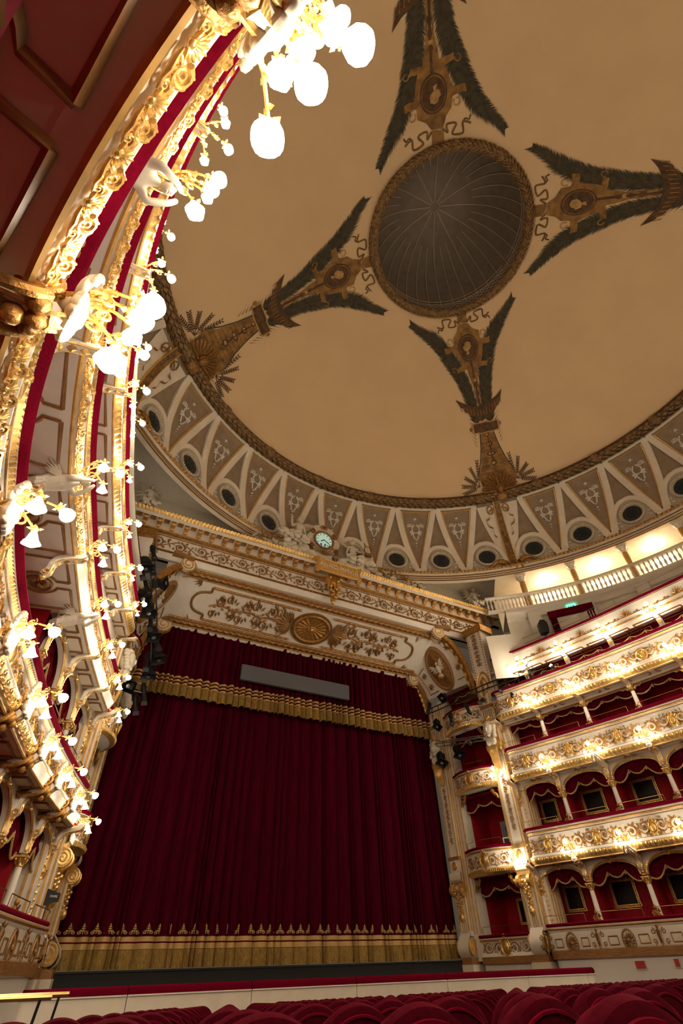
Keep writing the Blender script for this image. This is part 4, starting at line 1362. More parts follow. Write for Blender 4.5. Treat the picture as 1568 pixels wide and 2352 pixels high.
tier_root = {}
for side in (-1, 1):
    for k in (1, 2, 3, 4, 5):
        top, bot, capz, crown = TT[side][k]
        desc = {1: 'cream box parapet with oval rosettes and drops', 2: 'white balcony front with gold scrolls and cartouches', 3: 'white balcony front with round gold scrollwork', 4: 'white balcony front with gold rosettes and fluted scrolls', 5: 'narrow gallery front with gilded palmette cresting'}[k]
        root = thing('box_tier', NTH[k]+' tier '+desc+' along '+SIDE[side], 'balcony', (0, 0, 0), 0, 'box tiers', 'structure')
        tier_root[side, k] = root
        s0 = .45
        pth = path(side, s0, S_END, .14, turn=.34)
        D_OFF = {1: .02, 2: .09, 3: .09, 4: .09, 5: .42}[k]
        def doff(s_):
            return D_OFF+(.09*min(max((s_-7)/5, 0), 1) if k == 1 else 0)
        pth = [(b+n*doff(s), n, s) for b, n, s in pth]
        fine = path(side, s0, 19.5 if side < 0 else 11.0, .03, turn=.34)
        fine = [(b+n*doff(s), n, s) for b, n, s in fine]
        # velvet hand rest
        sweep(pth, [(.2, top-.09), (.0, top-.10), (-.10, top-.09), (-.12, top-.06), (-.11, top-.02), (-.07, top), (.16, top), (.2, top-.02)] if k > 1 else [(.2, top-.09), (.0, top-.10), (-.045, top-.07), (-.05, top-.03), (-.02, top), (.16, top), (.2, top-.02)]).build('velvet_rail', 'velvet', root)
        # parapet body
        if k == 1:
            prof = [(.05, top-.09), (-.05, top-.10), (-.04, top-.20), (.0, top-.24), (-.02, top-.30), (-.01, bot+.22), (.03, bot+.14), (.05, bot), (.06, bot)]
            low = [(.06, bot+.06), (.08, .95), (.10, -.5)]
            sweep(pth, [(-.01, bot+.20), (-.06, bot+.18), (-.05, bot-.02), (.04, bot-.05)]).build('wood_band', 'wood', root)
            sweep(pth, low).build('plinth_wall', 'whiteplain', root)
            sweep(fine, lambda s: [(-.04, top-.10), (-.065-.014*(int(s*28) % 2), top-.15), (-.03, top-.20)]).build('upper_moulding', 'wood', root)
        elif k == 5:
            prof = [(.05, top-.09), (-.03, top-.10), (-.02, top-.16), (.0, top-.18), (.02, bot+.36), (-.04, bot+.30), (-.08, bot+.26), (-.04, bot+.18), (.02, bot+.12), (.04, bot), (.16, bot), (.3, bot)]
            sweep(pth, [(-.04, bot+.32), (-.09, bot+.27), (-.04, bot+.20)]).build('gilt_roll', 'gold', root)
            sweep(pth, [(-.025, top-.11), (-.035, top-.13), (-.025, top-.16)]).build('gilt_fillet', 'oldgold', root)
        else:
            prof = [(.05, top-.09), (-.03, top-.10), (-.03, top-.14), (.0, top-.22), (.01, top-.26), (.02, top-.5), (.015, bot+.34), (-.04, bot+.28), (-.10, bot+.25), (-.10, bot+.22), (-.07, bot+.20), (.0, bot+.05), (.01, bot), (.2, bot)]
            sweep(fine, lambda s: [(-.01, top-.14), (-.03-.018*(int(s*22) % 2), top-.17), (-.035-.018*(int(s*22) % 2), top-.19), (.0, top-.225)]).build('upper_moulding', 'gold', root)
            sweep(pth, [(.005, top-.27), (-.008, top-.28), (.005, top-.295)]).build('gilt_fillet', 'browngold', root)
            sweep(pth, [(.01, bot+.335), (-.012, bot+.325), (-.005, bot+.305)]).build('gilt_fillet', 'browngold', root)
            if side < 0 and k in (2, 3):
                sweep(pth, [(-.08, bot+.205), (-.065, bot+.19), (.0, bot+.05), (.02, bot+.0)]).build('lower_moulding', 'gold', root)
            else:
                sweep(fine, lambda s: [(-.08, bot+.21), (-.08-.03*(int(s*12.5) % 2), bot+.16), (-.05-.03*(int(s*12.5) % 2), bot+.09), (.0, bot+.03), (.02, bot+.0)]).build('lower_moulding', 'gold', root)
            sweep(pth, [(.005, bot+.02), (-.005, bot-.01), (.02, bot-.025), (.05, bot-.01), (.05, bot+.01)]).build('gilt_roll', 'ochre', root)
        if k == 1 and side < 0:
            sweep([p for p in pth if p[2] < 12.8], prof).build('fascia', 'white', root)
            sweep([p for p in pth if p[2] > 12.6], prof).build('fascia', 'dark', root, label='parapet stretch beside the camera with its shade painted dark')  # same white parapet, its unlit shade put into the colour
        else:
            sweep(pth, prof).build('fascia', 'white', root)
        if k > 1:
            # soffit over the boxes below
            sweep(path(side, -.2, S_END, .3), [(.25 if k < 5 else .5, bot+.005), (C_OFF+.02, bot+.005), (BACK, bot+.005)]).build('soffit', 'cream', root)
            for s0_, s1_ in bays(20 if side < 0 else 9.5):
                hb = (s1_-s0_)/2
                key = round(hb, 2)
                if key not in SOF:
                    SOF[key] = soffit_meshes(hb)
                sm = (s0_+s1_)/2
                for me in SOF[key]:
                    o = put(me.name.split('.')[0], me, root, loc=P3(side, sm, .06, bot-.006), rz=yaw_at(side, sm))
            for s in [c for c in COLS if c < (20 if side < 0 else 9.5)]:
                if k in (2, 3, 4):
                    put('console', cn_me, root, loc=P3(side, s, 0, bot), rz=yaw_at(side, s), sc=(1, 1, .8 if k < 4 else .45))
                    put('console_gilding', cg_me, root, loc=P3(side, s, 0, bot), rz=yaw_at(side, s), sc=(1, 1, .8 if k < 4 else .45))
        tier_ornament(root, side, k, top, bot, 19.0 if side < 0 and 1 < k < 5 else 9.5)
        # acanthus on the near stretch of the near wall
        if side < 0 and k in (2, 3):
            s = 19.0
            while s > (6.0 if k == 2 else 8.0):
                put('acanthus_leaf', aw_me, root, loc=P3(side, s, .075, bot+.04), rz=yaw_at(side, s))
                s -= .30
        if k == 5 and side > 0:      # steel safety rails over the gallery front
            for zz in (.30, .58):
                MB().tube([P3(side, s, .75, top+zz) for s in np.arange(.2, 10.1, .3)], .010, 4).build('safety_rail', 'steel', root)
            for s in np.arange(.3, 10, 1.6):
                MB().tube([P3(side, s, .75, top-.3), P3(side, s, .75, top+.6)], .014, 5).build('safety_post', 'steel', root)
        if capz is None:
            continue
        upto = 9.0 if side > 0 else (4.5 if k < 3 else 2.5)
        if k <= 3:
            h = capz-.21-top
            cm = column_mesh(h)
        nxt = TT[side][k+1][1]
        for ci, s in enumerate([c for c in COLS if c < upto+1.5]):
            rz = yaw_at(side, s)
            if k <= 3:
                c = put('column', cm, root, loc=P3(side, s, C_OFF, top-.02), rz=rz)
                put('capital', ccap_me, c, loc=(0, 0, h))
                if ci > 0:
                    put('putto', pt_me, root, loc=P3(side, s, C_OFF-.18, top-.02), rz=rz)
            else:
                c = MB()
                c.add([(x, y+yy, z) for x in (-.09, .09) for y, z, yy in ((0, 0, 0), (-.10, .0, 0), (-.08, .25, 0), (-.16, .42, 0), (-.16, .56, 0), (0, .56, 0))],
                      [tuple(range(6)), tuple(reversed(range(6, 12)))]+[(i, i+6, (i+1) % 6+6, (i+1) % 6) for i in range(6)])
                o = put('post', c.mesh('post', 'white', False), root, loc=P3(side, s, C_OFF, top-.02), rz=rz)
                g = MB()
                for q in range(5):
                    g.leaf((-.06+.03*q, -.15, .55), (0, -.15, -1), .22, .05, .03)
                put('post_gilding', g.mesh('post_gilding', 'gold'), o)
            # partition between boxes
            mb = MB()
            mb.grid([[P3(side, s, o_, z) for o_ in (C_OFF+.12, BACK)] for z in (top-1.0, nxt+.05)])
            mb.build('partition', 'redwall', root)
        for bi, (s0_, s1_) in enumerate(bays(upto)):
            sm, hb = (s0_+s1_)/2, (s1_-s0_)/2
            # lintel / arch
            if k in (1, 2):
                spr, cr = capz+.02, crown
                hw = hb-.11
                top_z = nxt+.05
                us = [hw*math.sin(t) for t in np.linspace(-PI/2, PI/2, 19)]
                zs = [spr+(cr-spr)*math.cos(t)**.8 if abs(math.cos(t)) > 1e-6 else spr for t in np.linspace(-PI/2, PI/2, 19)]
                mb = MB()
                low = [P3(side, sm-hb, C_OFF-.04, spr)]+[P3(side, sm+u, C_OFF-.04, z) for u, z in zip(us, zs)]+[P3(side, sm+hb, C_OFF-.04, spr)]
                upp = [P3(side, sm-hb, C_OFF-.04, top_z)]+[P3(side, sm+u, C_OFF-.04, top_z) for u in us]+[P3(side, sm+hb, C_OFF-.04, top_z)]
                lowb = [P3(side, sm-hb, C_OFF+.07, spr)]+[P3(side, sm+u, C_OFF+.07, z) for u, z in zip(us, zs)]+[P3(side, sm+hb, C_OFF+.07, spr)]
                mb.grid([upp, low, lowb])
                mb.build('arch', 'cream', root)
                mb = MB()
                fu = np.linspace(-PI/2, PI/2, 61)
                mb.tube([P3(side, sm+hw*math.sin(t), C_OFF-.06, spr+(cr-spr)*max(math.cos(t), 0)**.8+.03) for t in fu], [.034+.014*(i % 2) for i in range(61)], 5)
                mb.build('archivolt', 'gold', root)
                mb = MB()
                for q in range(7):
                    a = (q-3)*.42
                    d = P3(side, sm+math.sin(a)*.1, C_OFF-.10, cr+math.cos(a)*.1)-P3(side, sm, C_OFF-.10, cr)
                    mb.leaf(P3(side, sm, C_OFF-.10, cr-.02), d, .17, .06, .03, -Vector((side*nor(sm).x, nor(sm).y, 0)))
                mb.ball(P3(side, sm, C_OFF-.11, cr+.0), .05, 7, 5)
                mb.build('keystone', 'gold', root)
                mb = MB()
                for sd in (-1, 1):
                    mb.tube([P3(side, sm+sd*(hb-.02), C_OFF-.06, spr+.0), P3(side, sm+sd*(hb-.03), C_OFF-.06, spr+.3)], .035, 5)
                mb.build('springer', 'gold', root)
            elif k == 3:
                mb = MB()
                mb.grid([[P3(side, sm+hb*u, o_, z) for u in (-1, -.5, 0, .5, 1)] for o_, z in ((C_OFF-.05, nxt+.05), (C_OFF-.05, capz-.02), (C_OFF-.01, capz-.04), (C_OFF+.07, capz-.04))])
                mb.build('lintel', 'cream', root)
                mb = MB()
                mb.tube([P3(side, sm+hb*u, C_OFF-.06, capz) for u in (-1, -.5, 0, .5, 1)], .03, 5)
                mb.build('lintel_gilding', 'oldgold', root)
                for sd in (-1, 1):
                    mb = MB()
                    mb.tube([P3(side, sm+sd*(hb-.12-.30*t), C_OFF-.04, capz-.16+.13*t+.04*math.sin(t*6)) for t in np.linspace(0, 1, 8)], [.05-.03*i/7 for i in range(8)], 5)
                    mb.build('corner_scroll', 'gold', root)
            # brass handrail
            mb = MB()
            zr = top+.22
            a, b = sm-hb+.16, sm+hb-.30
            if bi == 0:
                mb.tube([P3(side, a-.1, .12, top), P3(side, a-.1, .10, zr-.05), P3(side, a-.02, .10, zr), P3(side, sm, .10, zr), P3(side, b, .10, zr)], .011, 5)
            else:
                mb.tube([P3(side, a+(b-a)*t, .10, zr) for t in (0, .5, 1)], .011, 5)
            mb.tube([P3(side, b, .10, zr), P3(side, b, .12, top)], .009, 4)
            mb.tube([P3(side, a, .10, zr), P3(side, a, .12, top)], .009, 4)
            mb.build('handrail', 'brass', root)
            # swag valance in the box opening
            v = thing('box_valance', 'red swag in %s-tier box, %s from the stage on %s' % (NTH[k], ['first', 'second', 'third', 'fourth', 'fifth'][bi], SIDE[side]), 'curtain', (0, 0, 0), 0, 'box swags')
            vo = C_OFF+.16
            zt = nxt+.04
            if k in (1, 2):
                drop = lambda u: capz+.02+(crown-capz)*.50-.16*abs(u)**1.5
                dp = (crown-capz)*.42
            elif k == 3:
                drop = lambda u: capz-.12-.10*abs(u)
                dp = .13
            else:
                drop = lambda u: nxt-.16
                dp = .10
            nu = 37
            us = np.linspace(-1, 1, nu)
            def lowz(u):
                f = (u+1)*1.5 % 1 if u < .9999 else 1.0
                sg = min(int((u+1)*1.5), 2)
                f = (u+1)*1.5-sg
                return drop(u)-dp*4*f*(1-f)-(.20 if sg != 1 else 0)*(dp/.2)*.6*(f if sg == 2 else 1-f)
            mb = MB()
            mb.grid([[P3(side, sm+hb*.94*u, vo+.03*math.sin(t*14+u*5), zt+(lowz(u)-zt)*t) for u in us] for t in np.linspace(0, 1, 8)])
            swg = mb.build('swag', 'swag', v)
            MB().tube([P3(side, sm+hb*.94*u, vo-.015, lowz(u)) for u in us], .028, 5)  .build('gold_edging', 'braid', swg)
            for u in (-1/3, 1/3):
                MB().lathe([(.004, .04), (.018, .0), (.016, -.02), (.028, -.09), (.001, -.09)], 6).build('tassel', 'braid', swg, loc=P3(side, sm+hb*.94*u, vo-.03, lowz(u)-.03))
            # gilt framed mirror on the back wall
            if k in (1, 2) and side > 0:
                fs = sm-.36 if bi else sm-.30
                zf = top+.77
                hw_, hh = (.42, .37) if bi else (.33, .36)
                f = thing('mirror_frame', 'gilt-framed dark mirror in %s-tier box %s from the stage' % (NTH[k], ['first', 'second', 'third', 'fourth', 'fifth'][bi]), 'mirror', P3(side, fs, BACK-.03, zf), yaw_at(side, fs), 'mirrors in the boxes')
                for x, z, dx, dz in ((0, hh, 2*hw_+.12, .09), (0, -hh, 2*hw_+.12, .09), (-hw_, 0, .09, 2*hh), (hw_, 0, .09, 2*hh)):
                    MB().box((x, -.03, z), (dx, .06, dz)).build('frame_rail', 'gold', f, smooth=False)
                mb = MB()
                for i in range(52):
                    t = i/52*4
                    e, q = int(t), t % 1
                    x, z = [(-hw_+2*hw_*q, hh), (hw_, hh-2*hh*q), (hw_-2*hw_*q, -hh), (-hw_, -hh+2*hh*q)][e]
                    mb.ball((x, -.065, z), .028, 5, 4)
                mb.build('frame_carving', 'gold', f, kind='stuff')
                MB().box((0, -.02, 0), (2*hw_, .02, 2*hh)).build('glass', 'mirror', f, smooth=False)

# ================================================================== PROSCENIUM BOX BAYS
BO, BE = Vector((7.6, 16.15)), Vector((8.35, 12.5))
BD = (BE-BO).normalized()
BN = Vector((-BD.y, BD.x))
BN = BN if BN.x > 0 else -BN
def Q(side, u, off, z):
    p = BO+BD*u+BN*off
    return Vector((side*p.x, p.y, z))
BYAW = math.atan2(-BN.x, BN.y)
def qyaw(side):
    return math.atan2(-side*BN.x, BN.y)
def qprism(side, poly, off0, off1, m, name, parent, smooth=False):
    return MB().prism(poly, lambda u, z: Q(side, u, off0, z), lambda u, z: Q(side, u, off1, z)).build(name, m, parent, smooth=smooth)
def qrect(side, u0, u1, z0, z1, off0, off1, m, name, parent):
    return qprism(side, [(u0, z0), (u1, z0), (u1, z1), (u0, z1)], off0, off1, m, name, parent)
# plaster mask head shared
hd = MB()
hd.ball((0, -.10, 0), (.17, .19, .24), 14, 10)
hd.ball((0, -.28, -.02), (.028, .05, .07), 6, 5)
hd.ball((0, -.25, -.11), (.06, .03, .02), 7, 4)
hd.ball((0, -.22, -.18), (.06, .05, .045), 7, 5)
for sd in (-1, 1):
    hd.ball((sd*.065, -.245, .03), (.035, .025, .016), 7, 4)
    hd.ball((sd*.07, -.25, .065), (.05, .02, .012), 7, 4)
    for q in range(6):
        hd.ball((sd*(.17+.012*(q % 2)), -.05-.02*q, .16-.075*q), (.075, .085, .06), 7, 5)
    hd.ball((sd*.10, -.14, -.34), (.10, .09, .12), 7, 5)
for q in range(7):
    hd.ball(((q-3)*.055, -.16+.012*abs(q-3), .20-.012*abs(q-3)), (.05, .06, .055), 6, 5)
hd.ball((0, -.08, -.30), (.10, .10, .14), 8, 6)
hd_me = hd.mesh('mask', 'statue')
def volute(r, w, m, turns=2.2):
    mb = MB()
    pts = [(0, (r*(1-.85*i/40))*math.cos(turns*2*PI*i/40), (r*(1-.85*i/40))*math.sin(turns*2*PI*i/40)) for i in range(41)]
    w = w*1.0
    for sx in (-1, 1):
        mb.tube([(sx*w/2, y, z) for _, y, z in pts], .10*r+.014, 6, ref=(1, 0, 0))
    mb.lathe([(.001, -w*.43), (r*.93, -w*.43), (r*.98, 0), (r*.93, w*.43), (.001, w*.43)], 20, Matrix.Rotation(PI/2, 4, 'Y'))
    return mb.mesh('volute', m)
vol_me = volute(.24, .34, 'gold')
volw_me = volute(.30, .40, 'ochre')
sh_me = MB()
for q in range(11):
    a = (q-5)*.28
    sh_me.leaf((0, -.05, 0), (math.sin(a), -.1, math.cos(a)), .34-.01*abs(q-5), .09, .06)
sh_me = sh_me.mesh('shell', 'gold')
strip_me = rinceau(1.15, .24, 4, 12, .016, 'oldgold', 4)
bal_sc = rinceau(.95, .52, 2, 15, .018, 'oldgold', 6)
FACE = {-1: 'near side of the stage', 1: 'far side of the stage'}
for side in (-1, 1):
    bay = thing('proscenium_box_bay', 'stacked stage boxes between gilded pilasters on the '+FACE[side], 'wall', (0, 0, 0), 0, None, 'structure')
    rz = qyaw(side)
    # back wall, floors, reveals
    qrect(side, -.4, 4.6, 1.2, 11.9, 1.9, 2.0, 'redwall', 'red_lining', bay)
    # pilasters A (by the curtain) and B (by the tiers)
    for nm, u0, u1, o0 in (('pilaster', -.02, .52, -.10), ('pilaster', 3.30, 3.92, -.16)):
        p = qrect(side, u0, u1, 2.05, 11.2, o0, .5, 'white', nm, bay)
        for uu in (u0+.06, u1-.06):
            qrect(side, uu-.025, uu+.025, 2.2, 11.0, o0-.02, o0+.01, 'ochre', 'pilaster_strip', bay)
        um = (u0+u1)/2
        for z in (5.9, 6.0+.9, 3.25):
            pass
        for zc in (5.75, 6.85, 10.9):
            o = put('pilaster_scroll', strip_me, bay, loc=Q(side, um, o0-.005, zc))
            o.rotation_euler = (0, PI/2, 0)
            o.rotation_euler = (Matrix.Rotation(rz, 3, 'Z') @ Matrix.Rotation(PI/2, 3, 'Y')).to_euler()
        # head capital at the third tier with shell crown and leafy bust
        put('mask', hd_me, bay, loc=Q(side, um, o0-.08, 9.05), rz=rz, sc=(1.35, 1.35, 1.5), label='white plaster female mask')
        put('shell', sh_me, bay, loc=Q(side, um, o0-.10, 9.42), rz=rz, sc=(.9, 1, .8))
        mb = MB()
        mb.grid([[Q(side, um+w_*sx, o0-d, z) for sx in (-1, -.4, .4, 1)] for w_, d, z in ((.26, .02, 8.75), (.28, .20, 8.45), (.26, .26, 8.1), (.20, .18, 7.75), (.12, .06, 7.45))])
        mb.build('herm_body', 'ochre', bay)
        mb = MB()
        for q in range(7):
            mb.leaf(Q(side, um+(q-3)*.06, o0-.22, 8.3), (0, 0, -1), .55-.05*abs(q-3), .10, .06, -Vector((side*BN.x, BN.y, 0)))
        mb.build('herm_leaf', 'gold', bay)
        for sx in (-1, 1):
            put('volute', vol_me, bay, loc=Q(side, um+sx*.30, o0-.02, 8.35), rz=rz, sc=(.45, .8, .9))
        # fluted block above the mask
        qrect(side, um-.27, um+.27, 9.55, 10.05, o0-.06, o0+.1, 'cream', 'capital_block', bay)
        for q in range(5):
            qrect(side, um-.22+.11*q-.02, um-.22+.11*q+.02, 9.58, 10.0, o0-.08, o0, 'wood', 'flute', bay)
        qrect(side, um-.33, um+.33, 10.05, 10.2, o0-.12, o0+.1, 'wood', 'abacus', bay)
        # first floor cap: garlanded drop under a cushion
        qrect(side, um-.30, um+.30, 4.55, 4.68, o0-.08, o0+.05, 'gold', 'moulding', bay)
        qrect(side, um-.26, um+.26, 4.15, 4.55, o0-.05, o0+.05, 'white', 'dado_block', bay)
        put('rosette', rm_me, bay, loc=Q(side, um, o0-.05, 4.35), rz=rz, sc=(.6, 1, .6))
        mb = MB()
        mb.grid([[Q(side, um+.30*sx, o0-d, z) for sx in (-1, -.6, .6, 1)] for d, z in ((.03, 4.15), (.12, 4.10), (.15, 3.98), (.12, 3.86), (.03, 3.80))])
        mb.build('cushion', 'ivory', bay)
        qrect(side, um-.30, um+.30, 3.70, 3.80, o0-.09, o0+.05, 'gold', 'moulding', bay)
        for sx in (-1, 1):
            put('volute', vol_me, bay, loc=Q(side, um+sx*.24, o0-.08, 3.5), rz=rz, sc=(.35, .9, .9))
        mb = MB()
        for q in range(26):
            t = q/25
            mb.ball(Q(side, um+.16*math.cos(q*2.3)*(1-t*.55), o0-.06-.05*math.sin(q*1.7), 3.55-.85*t), .065*(1-.35*t), 6, 5)
        mb.ball(Q(side, um, o0-.07, 2.62), (.10, .10, .14), 8, 6)
        mb.build('garland_drop', 'gold', bay)
        for q in (-1, 0, 1):
            qrect(side, um+q*.09-.015, um+q*.09+.015, 2.1, 2.62, o0-.015, o0+.01, 'ochre', 'flute', bay)
        # swelling scroll base
        mb = MB()
        mb.grid([[Q(side, um+.27*sx, o0-d, z) for sx in (-1, -.5, .5, 1)] for d, z in ((.02, 2.15), (.10, 2.05), (.26, 1.85), (.30, 1.68), (.26, 1.52), (.14, 1.42))])
        mb.build('base_scroll', 'cream', bay)
        for sx in (-1, 1):
            put('volute', volw_me, bay, loc=Q(side, um+sx*.26, o0-.04, 1.72), rz=rz, sc=(.35, .8, .9))
        qrect(side, um-.33, um+.33, 1.22, 1.42, o0-.25, .5, 'wood', 'base_block', bay)
        qrect(side, um-.36, um+.36, 1.02, 1.22, o0-.28, .5, 'ivory', 'plinth', bay)
    # striped side faces turned to the audience
    for u_, offs in ((3.92, (-.12, .0, .12, .26)), (.52, (-.06, .06)), (4.25, (.20, .38, .56, .74))):
        for o_ in offs:
            qrect(side, u_-.01, u_+.025, 2.2, 11.0, o_, o_+.06, 'ochre', 'side_strip', bay)
    # jambs
    qrect(side, .52, .98, 1.3, 11.4, .05, .6, 'cream', 'jamb', bay)
    qrect(side, 3.10, 3.34, 1.3, 11.4, .05, .6, 'cream', 'jamb', bay)
    for uu in (.60, .74, .92, 3.14):
        qrect(side, uu-.02, uu+.02, 2.1, 11.2, .03, .06, 'ochre', 'jamb_strip', bay)
    qrect(side, 3.92, 4.25, 1.0, 11.9, .12, .9, 'cream', 'side_jamb', bay)
    mb = MB()
    for i in range(64):
        mb.ball(Q(side, 4.14, .10, 2.2+.14*i), .04, 6, 4)
    mb.build('bead_string', 'gold', bay, kind='stuff')
    # boxes
    for k, (top, bot, nxt, bow) in {1: (2.05, 1.30, 3.85, .06), 2: (4.80, 3.85, 6.90, .42), 3: (7.75, 6.90, 9.50, .42), 4: (10.50, 9.50, 11.65, .42)}.items():
        def bp(u, off, z):
            t = (u-2.05)/1.15
            b = bow*(1-min(1, abs(t))**2.4)
            return Q(side, u, off-b, z)
        us = np.linspace(.85, 3.25, 25)
        def bsweep(prof, m, name, kind=None, fn=None):
            return MB().grid([[bp(u, o_, z) for o_, z in (fn(i) if fn else prof)] for i, u in enumerate(us)]).build(name, m, bay, kind=kind)
        bsweep([(.25, top-.09), (-.05, top-.10), (-.10, top-.05), (-.05, top), (.2, top)], 'velvet', 'velvet_rail')
        bsweep([(-.02, top-.09), (-.06, top-.12), (-.01, top-.22), (.02, top-.26), (.03, bot+.24), (-.03, bot+.18), (-.05, bot+.12), (.0, bot+.06), (.1, bot), (.6, bot)], 'white', 'parapet')
        us2 = us
        us = np.linspace(.85, 3.25, 121)
        bsweep(None, 'gold', 'upper_moulding', None, lambda i: [(-.03, top-.12), (-.07-.02*(i % 2), top-.16), (-.02, top-.21)])
        if k > 1:
            bsweep(None, 'gold', 'lower_moulding', None, lambda i: [(-.01, bot+.20), (-.08-.03*(i % 4 < 2), bot+.14), (-.05-.03*(i % 4 < 2), bot+.06), (.08, bot-.01)])
        else:
            bsweep([(-.0, bot+.12), (-.08, bot+.10), (-.08, bot-.08), (.1, bot-.12)], 'wood', 'wood_band')
            bsweep([(.04, bot-.1), (.06, .9), (.06, .6)], 'white', 'plinth_wall')
        us = us2
        for uc, sx in ((1.45, 1), (2.65, -1)):
            p, p2 = bp(uc-.02, .0, (top+bot)/2), bp(uc+.02, .0, (top+bot)/2)
            d = p2-p
            put('scroll_ornament', bal_sc, bay, loc=bp(uc, .0, (top+bot)/2-.02), rz=math.atan2(d.y, d.x) if side < 0 else math.atan2(d.y, d.x)+PI, sc=(sx*side, 1, 1))
        put('cartouche', ct_me, bay, loc=bp(2.05, -.01, (top+bot)/2), rz=rz, sc=(1.5, 1, 1.3))
        qrect(side, .9, 3.2, top-1.0, top-.95, .1, 1.9, 'velvet', 'box_floor', bay)
        qrect(side, .9, 3.2, nxt+.02, nxt+.08, .1, 1.9, 'cream', 'box_ceiling', bay)
        for uu in (.96, 3.12):
            qrect(side, uu-.01, uu+.01, top-1, nxt, .3, 1.9, 'redwall', 'box_side', bay)
        # bracketed top corners of the opening
        for uu, sx in ((.98, 1), (3.10, -1)):
            if k < 4:
                mb = MB()
                mb.tube([Q(side, uu+sx*(.05+.28*t), .03, nxt-.45+.40*t+.05*math.sin(t*7)) for t in np.linspace(0, 1, 9)], [.09-.04*abs(i-4)/4 for i in range(9)], 6)
                mb.tube([Q(side, uu+sx*(.28+.09*math.cos(a)*(1-a/12)), .02, nxt-.14+.09*math.sin(a)*(1-a/12)) for a in np.linspace(0, 9, 16)], .03, 5)
                mb.build('corner_scroll', 'oldgold', bay)
        # swag
        v = thing('box_valance', 'dark red swag in the %s stage box on the %s' % (NTH[k], FACE[side]), 'curtain', (0, 0, 0), 0, 'box swags')
        dz = .75 if k == 2 else (.62 if k == 1 else .42)
        def lz(t):
            sg = min(int(t*3), 2)
            f = t*3-sg
            return nxt-dz*.55-.20*4*f*(1-f)*(.8 if sg != 1 else .6)-(.18*(f if sg == 2 else 1-f) if sg != 1 else 0)
        ts = np.linspace(0, 1, 31)
        MB().grid([[Q(side, 1.0+2.1*t, .40+.03*math.sin(a*13+t*6), nxt+.03+(lz(t)-nxt-.03)*a) for t in ts] for a in np.linspace(0, 1, 8)]).build('swag', 'swag', v)
        swg = v.children[0]
        MB().tube([Q(side, 1.0+2.1*t, .385, lz(t)) for t in ts], .03, 5).build('gold_edging', 'braid', swg)
        for t in (1/3, 2/3):
            MB().lathe([(.004, .04), (.018, .0), (.016, -.02), (.028, -.09), (.001, -.09)], 6).build('tassel', 'braid', swg, loc=Q(side, 1.0+2.1*t, .37, lz(t)-.03))
        MB().tube([bp(.98, .08, top), bp(.98, .06, top+.20), bp(1.06, .06, top+.24), bp(2.0, .06, top+.24), bp(2.85, .06, top+.24), bp(2.85, .08, top)], .010, 5).build('handrail', 'brass', bay)
        if k in (1, 2):
            f = thing('mirror_frame', 'gilt-framed dark mirror in the %s stage box on the %s' % (NTH[k], FACE[side]), 'mirror', Q(side, 2.1, 1.86, top+.72), rz, 'mirrors in the boxes')
            for x, z, dx, dz_ in ((0, .38, .92, .09), (0, -.38, .92, .09), (-.42, 0, .09, .76), (.42, 0, .09, .76)):
                MB().box((x, -.03, z), (dx, .06, dz_)).build('frame_rail', 'gold', f, smooth=False)
            MB().box((0, -.02, 0), (.82, .02, .74)).build('glass', 'mirror', f, smooth=False)
    # gilded scrolled pier above pilaster B, beside the gallery
    qrect(side, 3.25, 4.15, 10.2, 14.3, -.10, .8, 'white', 'pier', bay)
    for uu in (3.33, 4.07):
        mb = MB()
        for i in range(26):
            mb.ball(Q(side, uu, -.12, 10.4+.14*i), .035, 6, 4)
        mb.build('bead_string', 'oldgold', bay, kind='stuff')
    mb = MB()
    mb.grid([[Q(side, 3.7+.30*f*math.cos(t), -.11-d, 11.3+.48*f*math.sin(t)) for f, d in ((1.2, 0), (1.1, .08), (.95, .05), (.92, .0))] for t in np.linspace(0, 2*PI, 29)])
    mb.build('pier_cartouche', 'gold', bay)
    put('cartouche', ct_me, bay, loc=Q(side, 3.7, -.11, 11.3), rz=rz, sc=(1.1, 1, 1.1))
    for zc in (12.6, 13.5):
        o = put('pier_scroll', strip_me, bay, loc=Q(side, 3.7, -.11, zc))
        o.rotation_euler = (Matrix.Rotation(rz, 3, 'Z') @ Matrix.Rotation(PI/2, 3, 'Y')).to_euler()
        o.scale = (.75, 1, 1.6)
    qrect(side, 3.1, 4.3, 13.95, 14.3, -.2, .8, 'oldgold', 'pier_capital', bay)
    # leaning cove between box bay and soffit with the eagle roundel
    def cvp(u, t, d=0.0):
        a = Q(side, u, -.02, 11.65)
        y = SY1-(SY1-SY0)*min(max(u/2.75, 0), 1)
        b = Vector((side*6.75, y, SZ0+(SZ1-SZ0)*(y-SY0)/(SY1-SY0)))
        p = a+(b-a)*t
        bulge = math.sin(t*PI)*.12
        n = Vector((-side*.62, 0, -.78))
        return p-n*bulge+n*d
    MB().grid([[cvp(u, t) for t in np.linspace(0, 1.02, 9)] for u in np.linspace(-.1, 3.3, 9)]).build('spandrel', 'white', bay)
    cu, ctt = 1.62, .52
    def disc(f, d, n=29):
        return [cvp(cu+.62*f*math.cos(t), ctt+.46*f*math.sin(t), d) for t in np.linspace(0, 2*PI, n)]
    MB().grid([disc(1.12, .0), disc(1.10, .07), disc(.98, .10), disc(.92, .02)]).build('roundel_frame', 'wood', bay)
    MB().add(disc(.95, .03)[:-1], [tuple(range(28))]).build('roundel_field', 'browngold', bay, smooth=False)
    mb = MB()
    c = cvp(cu, ctt, .12)
    ex = (cvp(cu+.3, ctt)-cvp(cu-.3, ctt)).normalized()
    ey = (cvp(cu, ctt+.2)-cvp(cu, ctt-.2)).normalized()
    en = ex.cross(ey)
    en = en if en.z < 0 else -en
